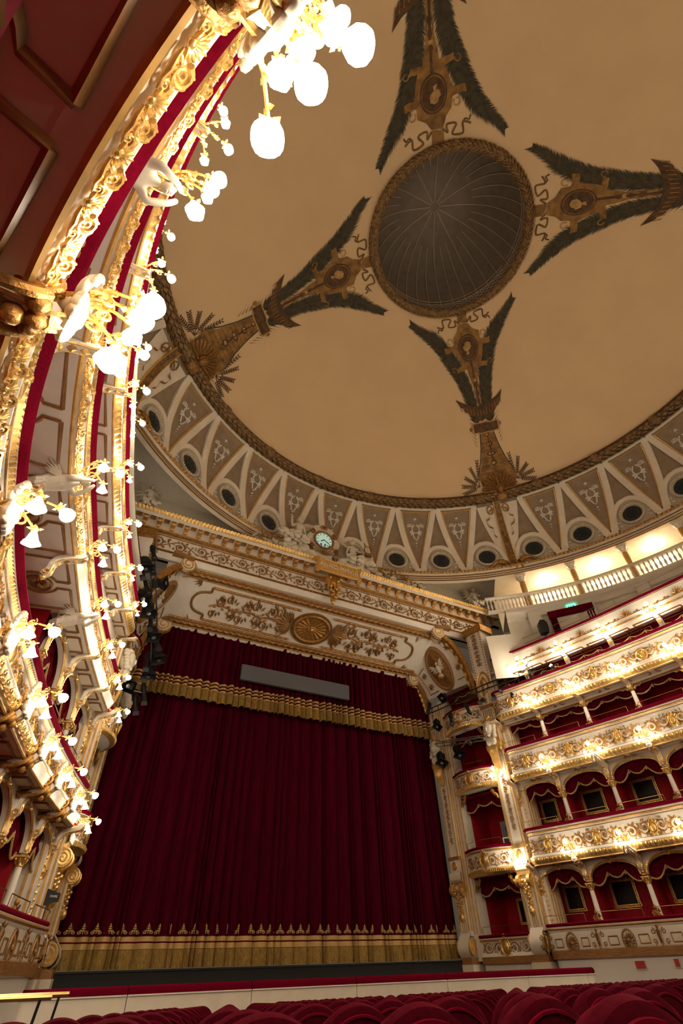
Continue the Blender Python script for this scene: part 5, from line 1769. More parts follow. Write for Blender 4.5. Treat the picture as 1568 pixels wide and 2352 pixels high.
    Rm = Matrix((ex, ey, en)).transposed()
    mb.ball(c, (.13, .24, .11), 10, 8, Rm)
    mb.ball(c+ey*.30+ex*.05, (.07, .08, .07), 8, 6, Rm)
    mb.leaf(c+ey*.32+ex*.1, ex-ey*.3, .10, .05, .03, en)
    for sd in (-1, 1):
        for q in range(6):
            d = ex*sd*(.9-.1*q)+ey*(.75-.30*q)
            mb.leaf(c+ex*sd*.08+ey*.12, d, .52-.04*q, .13, .05, en)
    for q in range(4):
        mb.leaf(c-ey*.18, ex*(q-1.5)*.25-ey, .30, .08, .04, en)
    mb.build('eagle_relief', 'statue', bay, label='pale plaster eagle with spread wings')
    MB().ball(c-ey*.30-ex*.12, (.16, .14, .10), 10, 6, Rm).build('roundel_globe', 'gold', bay)
    # corner frames with sprigs
    for (ua, ta), (ub, tb) in (((.35, .12), (.95, .12)), ((.35, .12), (.35, .85)), ((.35, .85), (.85, .85)), ((2.3, .12), (2.95, .12)), ((2.95, .12), (2.95, .85)), ((2.4, .85), (2.95, .85))):
        MB().tube([cvp(ua, ta, .03), cvp((ua+ub)/2, (ta+tb)/2, .03), cvp(ub, tb, .03)], .022, 4).build('panel_moulding', 'browngold', bay)
    for ua, ta in ((.6, .3), (.58, .68), (2.65, .3), (2.65, .7)):
        mb = MB()
        for q in range(8):
            a = q*PI/4+.3
            mb.leaf(cvp(ua, ta, .02), ex*math.cos(a)+ey*math.sin(a), .22, .07, .03, en)
        mb.build('sprig', 'browngold', bay)
    # big scroll consoles under the soffit corners
    for uc, w_, sz in ((-.05, .40, .9), (3.05, .46, 1.0)):
        a, b = Q(side, uc, -.05, 11.0), cvp(uc, 1.0)
        dirv = Vector((b.x-a.x, b.y-a.y, 0))
        L = dirv.length
        dirv.normalize()
        lat = Vector((-dirv.y, dirv.x, 0))
        prof2 = smooth([(0, 0), (.02, .35), (.10, .75), (.30, 1.15), (.58, 1.45), (.85, 1.62), (1.0, 1.75)], 5)
        H = (b.z-a.z)/1.75
        rows = []
        for i, (x, z) in enumerate(prof2):
            p = Vector((a.x, a.y, a.z))+dirv*(x*L)+Vector((0, 0, z*H))
            th = .16+.10*math.sin(i/len(prof2)*PI)
            ww = w_*(.62+.38*i/len(prof2))
            nrm = Vector((dirv.x, dirv.y, -.6)).normalized()
            rows.append([p-lat*ww/2, p-lat*ww/2+nrm*th, p+nrm*(th+.06), p+lat*ww/2+nrm*th, p+lat*ww/2])
        MB().grid(rows, cv=True).build('console', 'oldgold', bay)
        mb = MB()
        for q in range(6):
            i = 6+3*q
            if i+3 < len(rows):
                mb.leaf(rows[i][2], rows[i-4][2]-rows[i][2], .34, .26, .07, Vector((dirv.x, dirv.y, -.6)).normalized())
        mb.build('console_leaf', 'gold', bay)
        vc = b+dirv*.08+Vector((0, 0, -.16))
        mb = MB()
        for sx in (-1, 1):
            mb.tube([vc+lat*sx*w_*.52+(dirv*math.cos(t)+Vector((0, 0, 1))*math.sin(t))*(.34*(1-t/16)) for t in np.linspace(-1.5, 12, 34)], .035, 5)
        mb.build('console_volute', 'gold', bay)
        mb = MB()
        mb.grid([[vc+lat*sx*w_*.5+(dirv*math.cos(t)+Vector((0, 0, 1))*math.sin(t))*.31 for t in np.linspace(0, 2*PI, 21)] for sx in (-1, -.98, .98, 1)])
        n0 = len(mb.v)
        mb.f.append(tuple(range(20)))
        mb.f.append(tuple(range(63, 83)))
        mb.build('console_drum', 'white', bay)
        mb = MB()
        for q in range(11):
            t = -2.8+q*.26
            mb.ball(vc+(dirv*math.cos(t)+Vector((0, 0, 1))*math.sin(t))*.34, (.06, .06, .06), 6, 4)
        mb.build('console_beads', 'oldgold', bay, kind='stuff')
        Rk = Matrix((lat, dirv, Vector((0, 0, 1)))).transposed()
        MB().box(b-dirv*.18+Vector((0, 0, .12)), (w_*1.5, .9, .16), Rk).build('console_abacus', 'wood', bay, smooth=False)

# ================================================================== SCONCES
def aim(v):
    """rotation taking local -Z to direction v"""
    return Vector((0, 0, -1)).rotation_difference(Vector(v)).to_matrix().to_4x4()
def shade_mesh(kind, r, m='globe'):
    mb = MB()
    if kind == 'bell':
        mb.lathe([(r*.30, 0), (r*.42, -r*.25), (r*.62, -r*.8), (r*.78, -r*1.25), (r*1.02, -r*1.62), (r*1.12, -r*1.70), (r*.95, -r*1.62), (.001, -r*1.45)], 20, None, 5, .10)
    else:
        mb.lathe([(r*.35, 0), (r*.62, -r*.25), (r*.95, -r*.75), (r*1.02, -r*1.15), (r*.90, -r*1.55), (r*.55, -r*1.85), (.001, -r*1.95)], 20, None, 4, .06)
    return mb.mesh('globe_shade', m)
SH = {('bell', .10): shade_mesh('bell', .088), ('ball', .10): shade_mesh('ball', .080), ('bell', .07): shade_mesh('bell', .075), ('ball', .07): shade_mesh('ball', .07), ('bell', .05): shade_mesh('bell', .055)}
SHI = {('ball', .07): shade_mesh('ball', .07, 'globe_hi'), ('bell', .05): shade_mesh('bell', .055, 'globe_hi')}
cupm = MB()
cupm.lathe([(.01, .05), (.03, .03), (.035, 0), (.028, -.02)], 8)
for q in range(4):
    a = PI/2*q
    cupm.leaf((.02*math.cos(a), .02*math.sin(a), .01), (math.cos(a), math.sin(a), .25), .055, .045, .015, (0, 0, 1))
cup_me = cupm.mesh('leaf_cup', 'gold')
def sconce_mesh(arms, sc):
    """gilded branch work: arms = list of end points"""
    mb = MB()
    mb.lathe([(.001, -.02), (.05, -.02), (.035, .03), (.02, .12)], 8, Matrix.Rotation(PI/2, 4, 'X'))
    for e in arms:
        e = Vector(e)
        mid = e*.55+Vector((0, 0, .14*sc))
        pts = smooth([(0, 0, 0), tuple(e*.25+Vector((0, 0, .02))), tuple(mid), tuple(e+Vector((0, 0, .05)))], 5)
        mb.tube(pts, [.020*sc*(1-.4*i/len(pts)) for i in range(len(pts))], 6)
        for q in range(1, len(pts)-1, 2):
            p = Vector(pts[q])
            for sd in (-1, 1):
                mb.leaf(p, (sd*.7, -.3, .5*sd), .06*sc, .035*sc, .012, (0, -.3, 1))
        c = mid+Vector((0, -.03, -.11*sc))
        mb.tube([tuple(c+Vector((0, .075*sc*math.cos(t)*(1-t/11), .075*sc*math.sin(t)*(1-t/11)))) for t in np.linspace(0, 8, 18)], .012*sc, 5, ref=(1, 0, 0))
        mb.tube([tuple(c+Vector((0, 0, .14*sc))+Vector((0, .06*sc*math.cos(t)*(1-t/11), .06*sc*math.sin(t)*(1-t/11)))) for t in np.linspace(2, 9, 14)], .010*sc, 5, ref=(1, 0, 0))
    for q in range(8):
        a = PI/4*q
        mb.leaf((0, -.10, 0), (math.cos(a), -.3, math.sin(a)), .11*sc, .05*sc, .02, (0, -1, 0))
    return mb.mesh('branch_work', 'gold')
VAR = {
    'grand_a': ([((.26, -.42, -.24), (.1, -.1, -1), 'ball', .10), ((0, -.36, -.08), (0, -.5, -.7), 'ball', .10), ((-.20, -.40, .08), (-.5, -.6, -.5), 'ball', .10),
                 ((.09, -.31, -.06), (0, 0, -1), 'bell', .05), ((-.03, -.28, .03), (0, -.3, -.8), 'bell', .05), ((-.15, -.30, .12), (-.3, -.4, -.6), 'bell', .05)], .8),
    'grand_b': ([((-.02, -.46, -.20), (0, -.1, -1), 'bell', .10), ((-.28, -.46, .02), (-.5, -.6, -.6), 'ball', .10), ((-.18, -.44, .0), (-.3, -.6, -.6), 'ball', .10),
                 ((-.16, -.50, -.10), (0, -.1, -1), 'bell', .05)], .9),
    'large': ([((.0, -.52, .12), (0, -.75, -.6), 'ball', .07), ((-.26, -.36, -.02), (-.1, -.15, -1), 'bell', .07), ((.26, -.36, -.02), (.1, -.15, -1), 'bell', .07)], .9),
    'small': ([((.0, -.40, .14), (0, -.6, -.7), 'ball', .07), ((-.27, -.26, -.06), (-.1, -.15, -1), 'bell', .05), ((.27, -.26, -.06), (.1, -.15, -1), 'bell', .05)], .75),
}
VM = {k: sconce_mesh([a[0] for a in v[0]], v[1]) for k, v in VAR.items()}
def sconce(var, loc, rz, label, group, hi=False):
    t = thing('wall_sconce', label, 'lamp', loc, rz, group)
    put('branch_work', VM[var], t)
    for e, d, kind, r in VAR[var][0]:
        Mx = aim(Vector(d).normalized())
        c = put('leaf_cup', cup_me, t, loc=(e[0], e[1], e[2]+.05))
        c.rotation_euler = Mx.to_euler()
        put('globe_shade', (SHI if hi else SH)[kind, r], c, loc=(0, 0, -.02))
    return t
ORD = ['first', 'second', 'third', 'fourth', 'fifth', 'sixth', 'seventh', 'eighth', 'ninth', 'tenth', 'eleventh', 'twelfth', 'thirteenth', 'fourteenth', 'fifteenth', 'sixteenth', 'seventeenth']
def lz_of(k, side=1):
    top, bot = TT[side][k][:2]
    return bot+(.38 if side > 0 else .24) if k < 4 else bot+(.30 if side > 0 else .12)
for side in (-1, 1):
    for k in (2, 3, 4, 5):
        n = 0
        for s in COLS[1:]:
            if s > (22 if k < 4 else 28):
                continue
            if side < 0 and k == 5 and s < 8:
                continue
            n += 1
            var = ('grand_a' if s > 16 else 'grand_b') if side < 0 and k in (2, 3) and 14 < s < 17.6 else ('large' if side < 0 and k in (2, 3) else 'small')
            sconce(var, P3(side, s, .03 if k < 5 else .36, lz_of(k, side)), yaw_at(side, s), 'gilded sconce, %s from the stage on the %s tier of %s' % (ORD[n-1], NTH[k], SIDE[side]), 'sconces on the tier fronts', k > 3)
    for k, z in ((2, 4.25), (3, 7.25)):
        sconce('large', Q(side, 3.61, -.22, z), qyaw(side), 'gilded sconce on the %s-tier pilaster at the %s' % (NTH[k], FACE[side]), 'sconces on the pilasters')

# ================================================================== PLASTER FIGURES
def bake_skin(verts, edges, radii, root=0, sub=2, name='figure', m='statue', extra=None):
    me = bpy.data.meshes.new(name)
    me.from_pydata(verts, edges, [])
    o = bpy.data.objects.new(name, me)
    COL.objects.link(o)
    md = o.modifiers.new('skin', 'SKIN')
    md.use_smooth_shade = True
    for i, r in enumerate(radii):
        rr = r if isinstance(r, tuple) else (r, r)
        me.skin_vertices[0].data[i].radius = rr
        me.skin_vertices[0].data[i].use_root = (i == root)
    sd = o.modifiers.new('sub', 'SUBSURF')
    sd.levels = sd.render_levels = sub
    dg = bpy.context.evaluated_depsgraph_get()
    dg.update()
    ev = o.evaluated_get(dg)
    out = bpy.data.meshes.new_from_object(ev)
    bpy.data.objects.remove(o)
    bpy.data.meshes.remove(me)
    out.materials.clear()
    out.materials.append(M[m])
    out.polygons.foreach_set('use_smooth', [True]*len(out.polygons))
    out.name = name
    return out
def head_mb(c, r, tilt=0.0, face=(0, -1, 0)):
    """head with face and hair; face looks along `face`"""
    mb = MB()
    f = Vector(face).normalized()
    up = Vector((0, 0, 1))-f*f.z
    up.normalize()
    rt = f.cross(up)
    Rm = Matrix((rt, -f, up)).transposed()
    def at_(x, y, z):
        return Vector(c)+Rm @ Vector((x*r, y*r, z*r))
    mb.ball(c, (r*.74, r*.86, r), 12, 9, Rm)
    mb.ball(at_(0, -.86, -.05), (r*.11, r*.20, r*.26), 6, 5, Rm)
    mb.ball(at_(0, -.74, -.45), (r*.26, r*.12, r*.07), 7, 4, Rm)
    mb.ball(at_(0, -.62, -.72), (r*.24, r*.2, r*.18), 7, 5, Rm)
    for s_ in (-1, 1):
        mb.ball(at_(s_*.30, -.74, .08), (r*.15, r*.09, r*.08), 6, 4, Rm)
        mb.ball(at_(s_*.30, -.76, .24), (r*.2, r*.08, r*.05), 6, 4, Rm)
        mb.ball(at_(s_*.74, .02, -.02), (r*.1, r*.16, r*.22), 6, 4, Rm)
    for q in range(22):
        a = q*2.4
        h = .15+.9*((q*.618) % 1)
        rr = math.sqrt(max(0, 1-min(h, .98)**2))
        x, y = rr*math.cos(a)*.86, abs(rr*math.sin(a))*.95-.25*(h > .7)
        mb.ball(at_(x, y+.1, h*.95), r*.27, 6, 4)
    return mb
# winged lamp bearer: leans out from the soffit and holds the sconce; origin at the sconce foot, local -Y to the audience
V = [(0, .62, -.34), (0, .46, -.32), (0, .30, -.26), (0, .10, -.18), (0, -.02, -.12), (0, -.07, -.09),
     (.14, .10, -.17), (.22, -.02, -.24), (.13, -.22, -.10), (-.14, .10, -.17), (-.22, -.02, -.24), (-.13, -.22, -.10), (.05, -.30, -.02), (-.05, -.30, -.02)]
Ed = [(0, 1), (1, 2), (2, 3), (3, 4), (4, 5), (3, 6), (6, 7), (7, 8), (3, 9), (9, 10), (10, 11), (8, 12), (11, 13)]
Rd = [(.13, .13), (.18, .16), (.15, .13), (.20, .15), (.06, .06), (.05, .05), .075, .052, .04, .075, .052, .04, .03, .03]
bear_me = bake_skin(V, Ed, Rd, 2, 2, 'body')
bh = head_mb((0, -.15, -.06), .095, 0, (0, -.75, -.6)).mesh('head', 'statue')
bw = MB()
for sd in (-1, 1):
    for q in range(7):
        b = Vector((sd*.07, .22, -.15))
        d = Vector((sd*(.75-.02*q), .30+.16*q, .25-.06*q))
        bw.leaf(b, d, .46-.03*q, .08, .02, (0, -.3, -.9))
        bw.leaf(b+Vector((0, .012, .012)), d, .46-.03*q, .08, -.02, (0, -.3, -.9))
bw_me = bw.mesh('wing', 'statue')
dp = MB()
for q in range(9):
    a = q*.7
    dp.tube([(.10*math.cos(a), .42, -.32+.08*math.sin(a)), (.12*math.cos(a+.3), .56, -.36+.09*math.sin(a+.3)), (.06*math.cos(a), .74, -.38+.05*math.sin(a))], [.05, .055, .02], 6)
dp_me = dp.mesh('drapery', 'statue')
def bearer(side, s, k, label):
    t = thing('lamp_bearer_statue', label, 'statue', P3(side, s, .0, lz_of(k, side)-.20), yaw_at(side, s), 'lamp-bearing statues')
    t.scale = (.88, .88, .88)
    bd = put('body', bear_me, t)
    put('head', bh, bd)
    put('wing', bw_me, bd)
    put('drapery', dp_me, bd)
for side, k, s, lab in ((-1, 3, COLS[7], 'nearest to camera'), (-1, 3, COLS[5], 'second nearest to camera'), (-1, 3, COLS[3], 'near the stage'), (1, 3, COLS[2], 'two from the stage'), (1, 2, COLS[2], 'two from stage'), (1, 3, COLS[4], 'four from the stage'), (1, 2, COLS[4], 'four from stage')):
    bearer(side, s, k, 'white winged figure holding %s-tier sconce %s on %s' % (NTH[k], lab, SIDE[side]))
# shell brackets with scroll on the near wall, second tier
sb = MB()
for q in range(13):
    a = (q-6)*.24
    d = Vector((math.sin(a), -.25, math.cos(a)))
    L = .27-.008*abs(q-6)
    Rm_ = Matrix.Rotation(.25, 3, 'X') @ Matrix.Rotation(a, 3, 'Y')
    sb.ball(Vector((0, -.08, .0))+d*L*.55, (.030, .035, L*.48), 8, 6, Rm_)
    sb.ball(Vector((0, -.10, .0))+d*L*1.0, (.032, .030, .035), 7, 5)
for q in range(10):
    a = q*PI/5+.2
    sb.ball((.12*math.cos(a), -.14, -.12+.09*math.sin(a)), (.062, .05, .075), 8, 6, Matrix.Rotation(a, 3, 'Y'))
sb.ball((0, -.13, -.10), (.12, .09, .10), 10, 7)
sb.ball((0, -.15, .02), (.07, .07, .07), 10, 7)
sb_me = sb.mesh('shell_crest', 'statue')
sg_ = MB()
for sx in (-1, 1):
    sg_.tube([(sx*.13, .08+.14*math.cos(t)*(1-t/13), -.12+.14*math.sin(t)*(1-t/13)) for t in np.linspace(-1.2, 10, 34)], .026, 7, ref=(1, 0, 0))
    sg_.tube(smooth([(sx*.13, .0, -.24), (sx*.16, .10, -.36), (sx*.15, .34, -.42), (sx*.12, .62, -.34), (sx*.09, .80, -.22)], 5), [.045-.0012*i for i in range(21)], 7)
sg_.ball((0, .08, -.12), (.12, .12, .12), 12, 8)
for x, y, z in ((0, .0, -.34), (.09, .02, -.30), (-.09, .02, -.30), (0, .10, -.40)):
    sg_.ball((x, y, z), (.06, .07, .09), 8, 6)
sg_me = sg_.mesh('scroll_bracket', 'oldgold')
sh_ = MB()
sh_.ball((0, .42, -.38), (.11, .30, .08), 14, 9)
sh_me2 = sh_.mesh('bracket_shield', 'wood')
for i, s in enumerate(COLS[1:10]):
    t = thing('shell_bracket', 'white shell and gilded scroll bracket under the %s second-tier sconce of %s' % (ORD[i], SIDE[-1]), 'bracket', P3(-1, s, .0, TIERL[2][1]+.26), yaw_at(-1, s), 'shell brackets')
    put('shell_crest', sb_me, t)
    put('scroll_bracket', sg_me, t)
    put('bracket_shield', sh_me2, t)
# small plaster heads under far second-tier and third-tier sconces
for k, ss in ((2, (COLS[1], COLS[3])), (3, (COLS[1], COLS[3]))):
    for s in ss:
        t = thing('shell_bracket', 'white plaster leaf bracket under a %s-tier sconce, %s, %s from the stage' % (NTH[k], SIDE[1], ORD[COLS.index(s)-1]), 'bracket', P3(1, s, .0, TIER[k][1]+.08), yaw_at(1, s), 'shell brackets')
        put('shell_crest', sb_me, t, sc=(.6, .7, .6))
        put('scroll_bracket', sg_me, t, sc=(.6, .6, .6))

# ---- clock group and cornice statues
ck = thing('cornice_clock', 'round lit clock in a scrolled plaster case over the stage cornice', 'clock', (-.15, 13.35, 16.2))
mb = MB()
case = [(0.92*(1+.10*math.cos(6*t))*math.cos(t)*.95, 1.55+.98*(1+.08*math.cos(6*t))*math.sin(t)) for t in np.linspace(0, 2*PI, 49)[:-1]]
mb.prism(case, lambda x, z: (x, -.10, z), lambda x, z: (x, .12, z))
mb.box((0, 0, .4), (.9, .3, .9))
mb.build('case', 'statue', ck)
MB().lathe([(.58, 0), (.60, .07), (.54, .10), (.47, .06), (.46, .0)], 32, Matrix.Translation((0, -.10, 1.55)) @ Matrix.Rotation(PI/2, 4, 'X')).build('bezel', 'wood', ck)
MB().lathe([(.47, 0), (.001, 0)], 32, Matrix.Translation((0, -.14, 1.55)) @ Matrix.Rotation(PI/2, 4, 'X')).build('dial', 'dial', ck)
mb = MB()
for q in range(12):
    a = 2*PI*q/12
    mb.box((.38*math.sin(a), -.15, 1.55+.38*math.cos(a)), (.03, .01, .11), Matrix.Rotation(a, 3, 'Y'))
mb.build('numerals', 'black', ck, smooth=False)
for a, L, w_ in ((math.radians(235), .24, .05), (math.radians(120), .36, .035)):
    MB().box((L*.42*math.sin(a), -.165, 1.55+L*.42*math.cos(a)), (w_, .012, L), Matrix.Rotation(a, 3, 'Y')).build('hand', 'black', ck, smooth=False)
mb = MB()
for q in range(7):
    a = (q-3)*.42
    mb.leaf((0, -.10, 2.32), (math.sin(a), -.1, math.cos(a)), .34-.02*abs(q-3), .14, .06)
for sd in (-1, 1):
    mb.tube(spiral(sd*.66, 2.0, .17, .03, PI/2, sd*1.4, 14, -.10), .05, 5)
    mb.tube(spiral(sd*.70, 1.05, .17, .03, -PI/2, sd*1.4, 14, -.10), .05, 5)
mb.build('crest', 'browngold', ck)
mb = MB()
for q in range(9):
    a = (q-4)*.32
    mb.tube([(0, -.2, .55), (.75*math.sin(a), -.28, .55+.65*math.cos(a)*.9)], [.03, .02], 5)
    mb.ball((.75*math.sin(a), -.28, .55+.6*math.cos(a)), .05, 6, 4)
mb.build('trophy', 'browngold', ck)

def seated(name, mirror, label, loc, rz, arm_up):
    t = thing(name, label, 'statue', loc, rz, 'cornice statues')
    mx = -1 if mirror else 1
    V = [(0, 0, .35), (0, 0, .55), (0, -.02, .80), (0, -.02, 1.02), (0, -.03, 1.14),
         (.22, 0, 1.02), (.36, -.05, .85), (.44 if arm_up else .40, -.20, 1.05 if arm_up else .78), (.46 if arm_up else .62, -.28, 1.30 if arm_up else .80),
         (-.22, 0, 1.02), (-.30, .0, .75), (-.34, -.06, .50), (-.33, -.15, .36),
         (.14, -.12, .34), (.42, -.30, .38), (.75, -.26, .16), (.88, -.30, .08), (-.12, -.12, .32), (.26, -.34, .30), (.55, -.34, .12), (.68, -.38, .06)]
    V = [(x*mx, y, z) for x, y, z in V]
    E_ = [(0, 1), (1, 2), (2, 3), (3, 4), (3, 5), (5, 6), (6, 7), (7, 8), (3, 9), (9, 10), (10, 11), (11, 12), (0, 13), (13, 14), (14, 15), (15, 16), (0, 17), (17, 18), (18, 19), (19, 20)]
    R_ = [(.20, .16), (.17, .13), (.19, .13), (.16, .11), (.065, .065), .08, .065, .05, .035, .08, .065, .05, .04, .13, .10, .06, .05, .13, .10, .06, .05]
    put('body', bake_skin(V, E_, R_, 0, 2, 'body'), t)
    put('head', head_mb((0, -.06, 1.34), .16, 0, (mx*.5, -1, -.15)).mesh('head', 'statue'), t)
    mb = MB()
    rnd_ = random.Random(4)
    for q in range(34):
        x = mx*rnd_.uniform(-.45, .95)
        mb.ball((x, rnd_.uniform(-.42, .05), rnd_.uniform(.04, .34)*(1-abs(x)*.3)), (rnd_.uniform(.10, .22), .12, rnd_.uniform(.06, .13)), 7, 5, Matrix.Rotation(rnd_.uniform(-.6, .6), 3, 'Y'))
    mb.build('drapery', 'statue', t)
    return t
s1 = seated('seated_muse_statue', True, 'seated plaster woman raising a hand beside the clock', (-1.65, 13.12, 16.95), 0, True)
s1.scale = (1.12, 1.12, 1.12)
for x_, z_ in ((-1.65, 16.95), (1.5, 16.60)):
    rk = thing('plaster_mound', 'rough plaster mound under the %s' % ('seated muse' if x_ < 0 else 'lyre player'), 'sculpture', (x_, 13.2, 16.2), 0, 'cornice trophies')
    mb = MB()
    rn = random.Random(31)
    for q in range(26):
        mb.ball((rn.uniform(-.8, .8), rn.uniform(-.12, .08), rn.uniform(0, z_-16.2)), (.28, .22, .2), 7, 5, Matrix.Rotation(rn.uniform(-1, 1), 3, 'Y'))
    mb.build('mound', 'statue', rk)
s2 = seated('lyre_player_statue', False, 'winged plaster youth playing a gilded lyre beside the clock', (1.5, 13.12, 16.60), 0, False)
s2.scale = (1.1, 1.1, 1.1)
mb = MB()
for sd in (-1, 1):
    mb.tube([(.66+sd*.10, -.36, .62), (.66+sd*.20, -.36, .85), (.66+sd*.12, -.36, 1.12), (.66+sd*.18, -.36, 1.26)], .03, 6)
mb.tube([(.54, -.36, 1.10), (.80, -.36, 1.10)], .022, 6)
mb.box((.66, -.36, .58), (.32, .14, .16))
for q in range(4):
    mb.tube([(.60+.04*q, -.36, .62), (.60+.04*q, -.36, 1.10)], .005, 3)
lyre = mb.build('lyre', 'browngold', s2)
mb = MB()
for q in range(8):
    mb.leaf((-.02, .12, 1.0), (-.85+.18*q, .2, .75-.10*q), .85-.04*q, .16, .03)
    mb.leaf((-.02, .13, 1.0), (.9-.1*q, .25, .65-.18*q), .75-.04*q, .16, .03)
mb.build('wing', 'statue', s2)
# trophies of scrolls and masks lying along the cornice
for i, (x, lab) in enumerate(((-3.3, 'plaster and gilt trophy heap with a ring beside the seated muse'), (3.2, 'plaster and gilt trophy heap beside the lyre player'), (5.0, 'low plaster relief heap along the cornice'))):
    t = thing('trophy_relief', lab, 'sculpture', (x, 13.05, 16.28), 0, 'cornice trophies')
    mb, g = MB(), MB()
    rnd_ = random.Random(20+i)
    for q in range(22):
        mb.ball((rnd_.uniform(-.8, .8), rnd_.uniform(-.2, .2), rnd_.uniform(.05, .30)), (rnd_.uniform(.1, .28), .14, rnd_.uniform(.06, .15)), 7, 5, Matrix.Rotation(rnd_.uniform(-.8, .8), 3, 'Y'))
    for q in range(7):
        a = rnd_.uniform(-1.2, 1.2)
        x0 = rnd_.uniform(-.6, .6)
        g.tube([(x0, -.22, .15), (x0+.5*math.sin(a), -.24, .2+.32*math.cos(a))], [.05, .02], 6)
    g.tube([(.55+.15*math.cos(t_), -.30, .36+.15*math.sin(t_)) for t_ in np.linspace(0, 2*PI, 17)], .045, 6, cap=False)
    mb.build('drapery', 'stone', t)
    g.build('gilt_pieces', 'browngold', t)
def winged(label, loc, rz):
    t = thing('winged_victory_statue', label, 'statue', loc, rz, 'cornice statues')
    t.scale = (.85, .85, .8)
    V = [(0, 0, .45), (0, 0, .75), (0, 0, 1.0), (0, 0, 1.22), (0, -.02, 1.34), (.18, 0, 1.2), (.28, -.06, 1.0), (.30, -.22, .9), (-.18, 0, 1.2), (-.30, -.02, 1.0), (-.36, -.14, .82),
         (.12, -.05, .40), (.2, -.3, .42), (.24, -.30, .08), (-.10, -.05, .40), (-.14, -.28, .36), (-.20, -.26, .02)]
    E_ = [(0, 1), (1, 2), (2, 3), (3, 4), (3, 5), (5, 6), (6, 7), (3, 8), (8, 9), (9, 10), (0, 11), (11, 12), (12, 13), (0, 14), (14, 15), (15, 16)]
    R_ = [(.18, .15), (.16, .12), (.17, .13), (.13, .10), .06, .07, .055, .04, .07, .055, .04, .12, .10, .06, .12, .10, .06]
    put('body', bake_skin(V, E_, R_, 0, 2, 'body'), t)
    put('head', head_mb((0, -.05, 1.50), .15, 0, (.3, -1, -.1)).mesh('head', 'statue'), t)
    mb = MB()
    for sd in (-1, 1):
        for q in range(8):
            for e in (.02, -.02):
                mb.leaf((sd*.06, .12, 1.12), (sd*(.75-.07*q), .25, .95-.24*q), .95-.05*q, .17, e)
    mb.build('wing', 'statue', t)
    mb = MB()
    rnd_ = random.Random(9)
    for q in range(26):
        mb.ball((rnd_.uniform(-.35, .45), rnd_.uniform(-.38, .15), rnd_.uniform(.02, .55)), (rnd_.uniform(.08, .16), .10, rnd_.uniform(.08, .18)), 7, 5)
    mb.build('drapery', 'statue', t)
winged('winged plaster figure at the far end of the cornice beside the loggia', (9.6, 13.0, 16.2), -.3)
winged('winged plaster figure at the near end of the cornice beside the cove', (-8.95, 13.0, 16.2), .3)
def text_mesh(cu, parent):
    o = bpy.data.objects.new('lettering', cu)
    COL.objects.link(o)
    dg = bpy.context.evaluated_depsgraph_get()
    dg.update()
    me = bpy.data.meshes.new_from_object(o.evaluated_get(dg))
    bpy.data.objects.remove(o)
    return put('lettering', me, parent)
# date plaque and its cartouche
pq = thing('date_plaque', 'gold plaque reading ANNO MMVIII on the stage cornice', 'plaque', (.40, 12.72, 15.72))
out = [(-1.25, -.42), (-1.05, -.42), (-1.05, -.34), (1.05, -.34), (1.05, -.42), (1.25, -.42), (1.25, -.22), (1.18, -.22), (1.18, .22), (1.25, .22), (1.25, .42), (1.05, .42), (1.05, .34), (-1.05, .34), (-1.05, .42), (-1.25, .42), (-1.25, .22), (-1.18, .22), (-1.18, -.22), (-1.25, -.22)]
MB().prism(out, lambda x, z: (x, -.05, z), lambda x, z: (x, .06, z)).build('plate', 'ochre', pq, smooth=False)
MB().tube([(x, -.06, z) for x, z in out+[out[0]]], .028, 4).build('plate_border', 'gold', pq)
tx = bpy.data.curves.new('lettering', 'FONT')
tx.body = 'ANNO MMVIII'
tx.size = .31
tx.align_x = 'CENTER'
tx.align_y = 'CENTER'
tx.extrude = .012
tx.space_character = 1.12
tx.materials.append(M['white'])
to = text_mesh(tx, pq)
to.location = (0, -.07, 0)
to.rotation_euler = (PI/2, 0, 0)
kc = thing('keystone_cartouche', 'large gilded scrolled keystone below the date plaque', 'ornament', (.25, 13.2, 15.0))
for sd in (-1, 1):
    MB().tube([(sd*.28, -.16+.16*math.cos(t)*(1-t/14), .22+.20*math.sin(t)*(1-t/14)) for t in np.linspace(-1.5, 11, 30)], .05, 6, ref=(1, 0, 0)).build('volute', 'gold', kc)
mb = MB()
mb.grid([[(.36*w_*sx, -d, z) for sx in (-1, -.4, .4, 1)] for w_, d, z in ((.9, .30, .45), (1, .36, .2), (.8, .32, -.1), (.65, .26, -.4), (.7, .30, -.62), (.5, .18, -.85), (.3, .08, -1.0))])
mb.build('body', 'oldgold', kc)
mb = MB()
for q in range(20):
    a = q*2.4
    mb.ball((.34*math.cos(a)*(1-q/30), -.34-.06*math.sin(a), .25-.06*q), .075, 6, 5)
for q in range(5):
    mb.leaf(((q-2)*.12, -.36, .1), ((q-2)*.15, 0, -1), .6, .16, .08)
mb.build('fruit_garland', 'gold', kc)
MB().ball((0, -.15, -1.02), (.10, .10, .12), 8, 6).build('pendant', 'gold', kc)

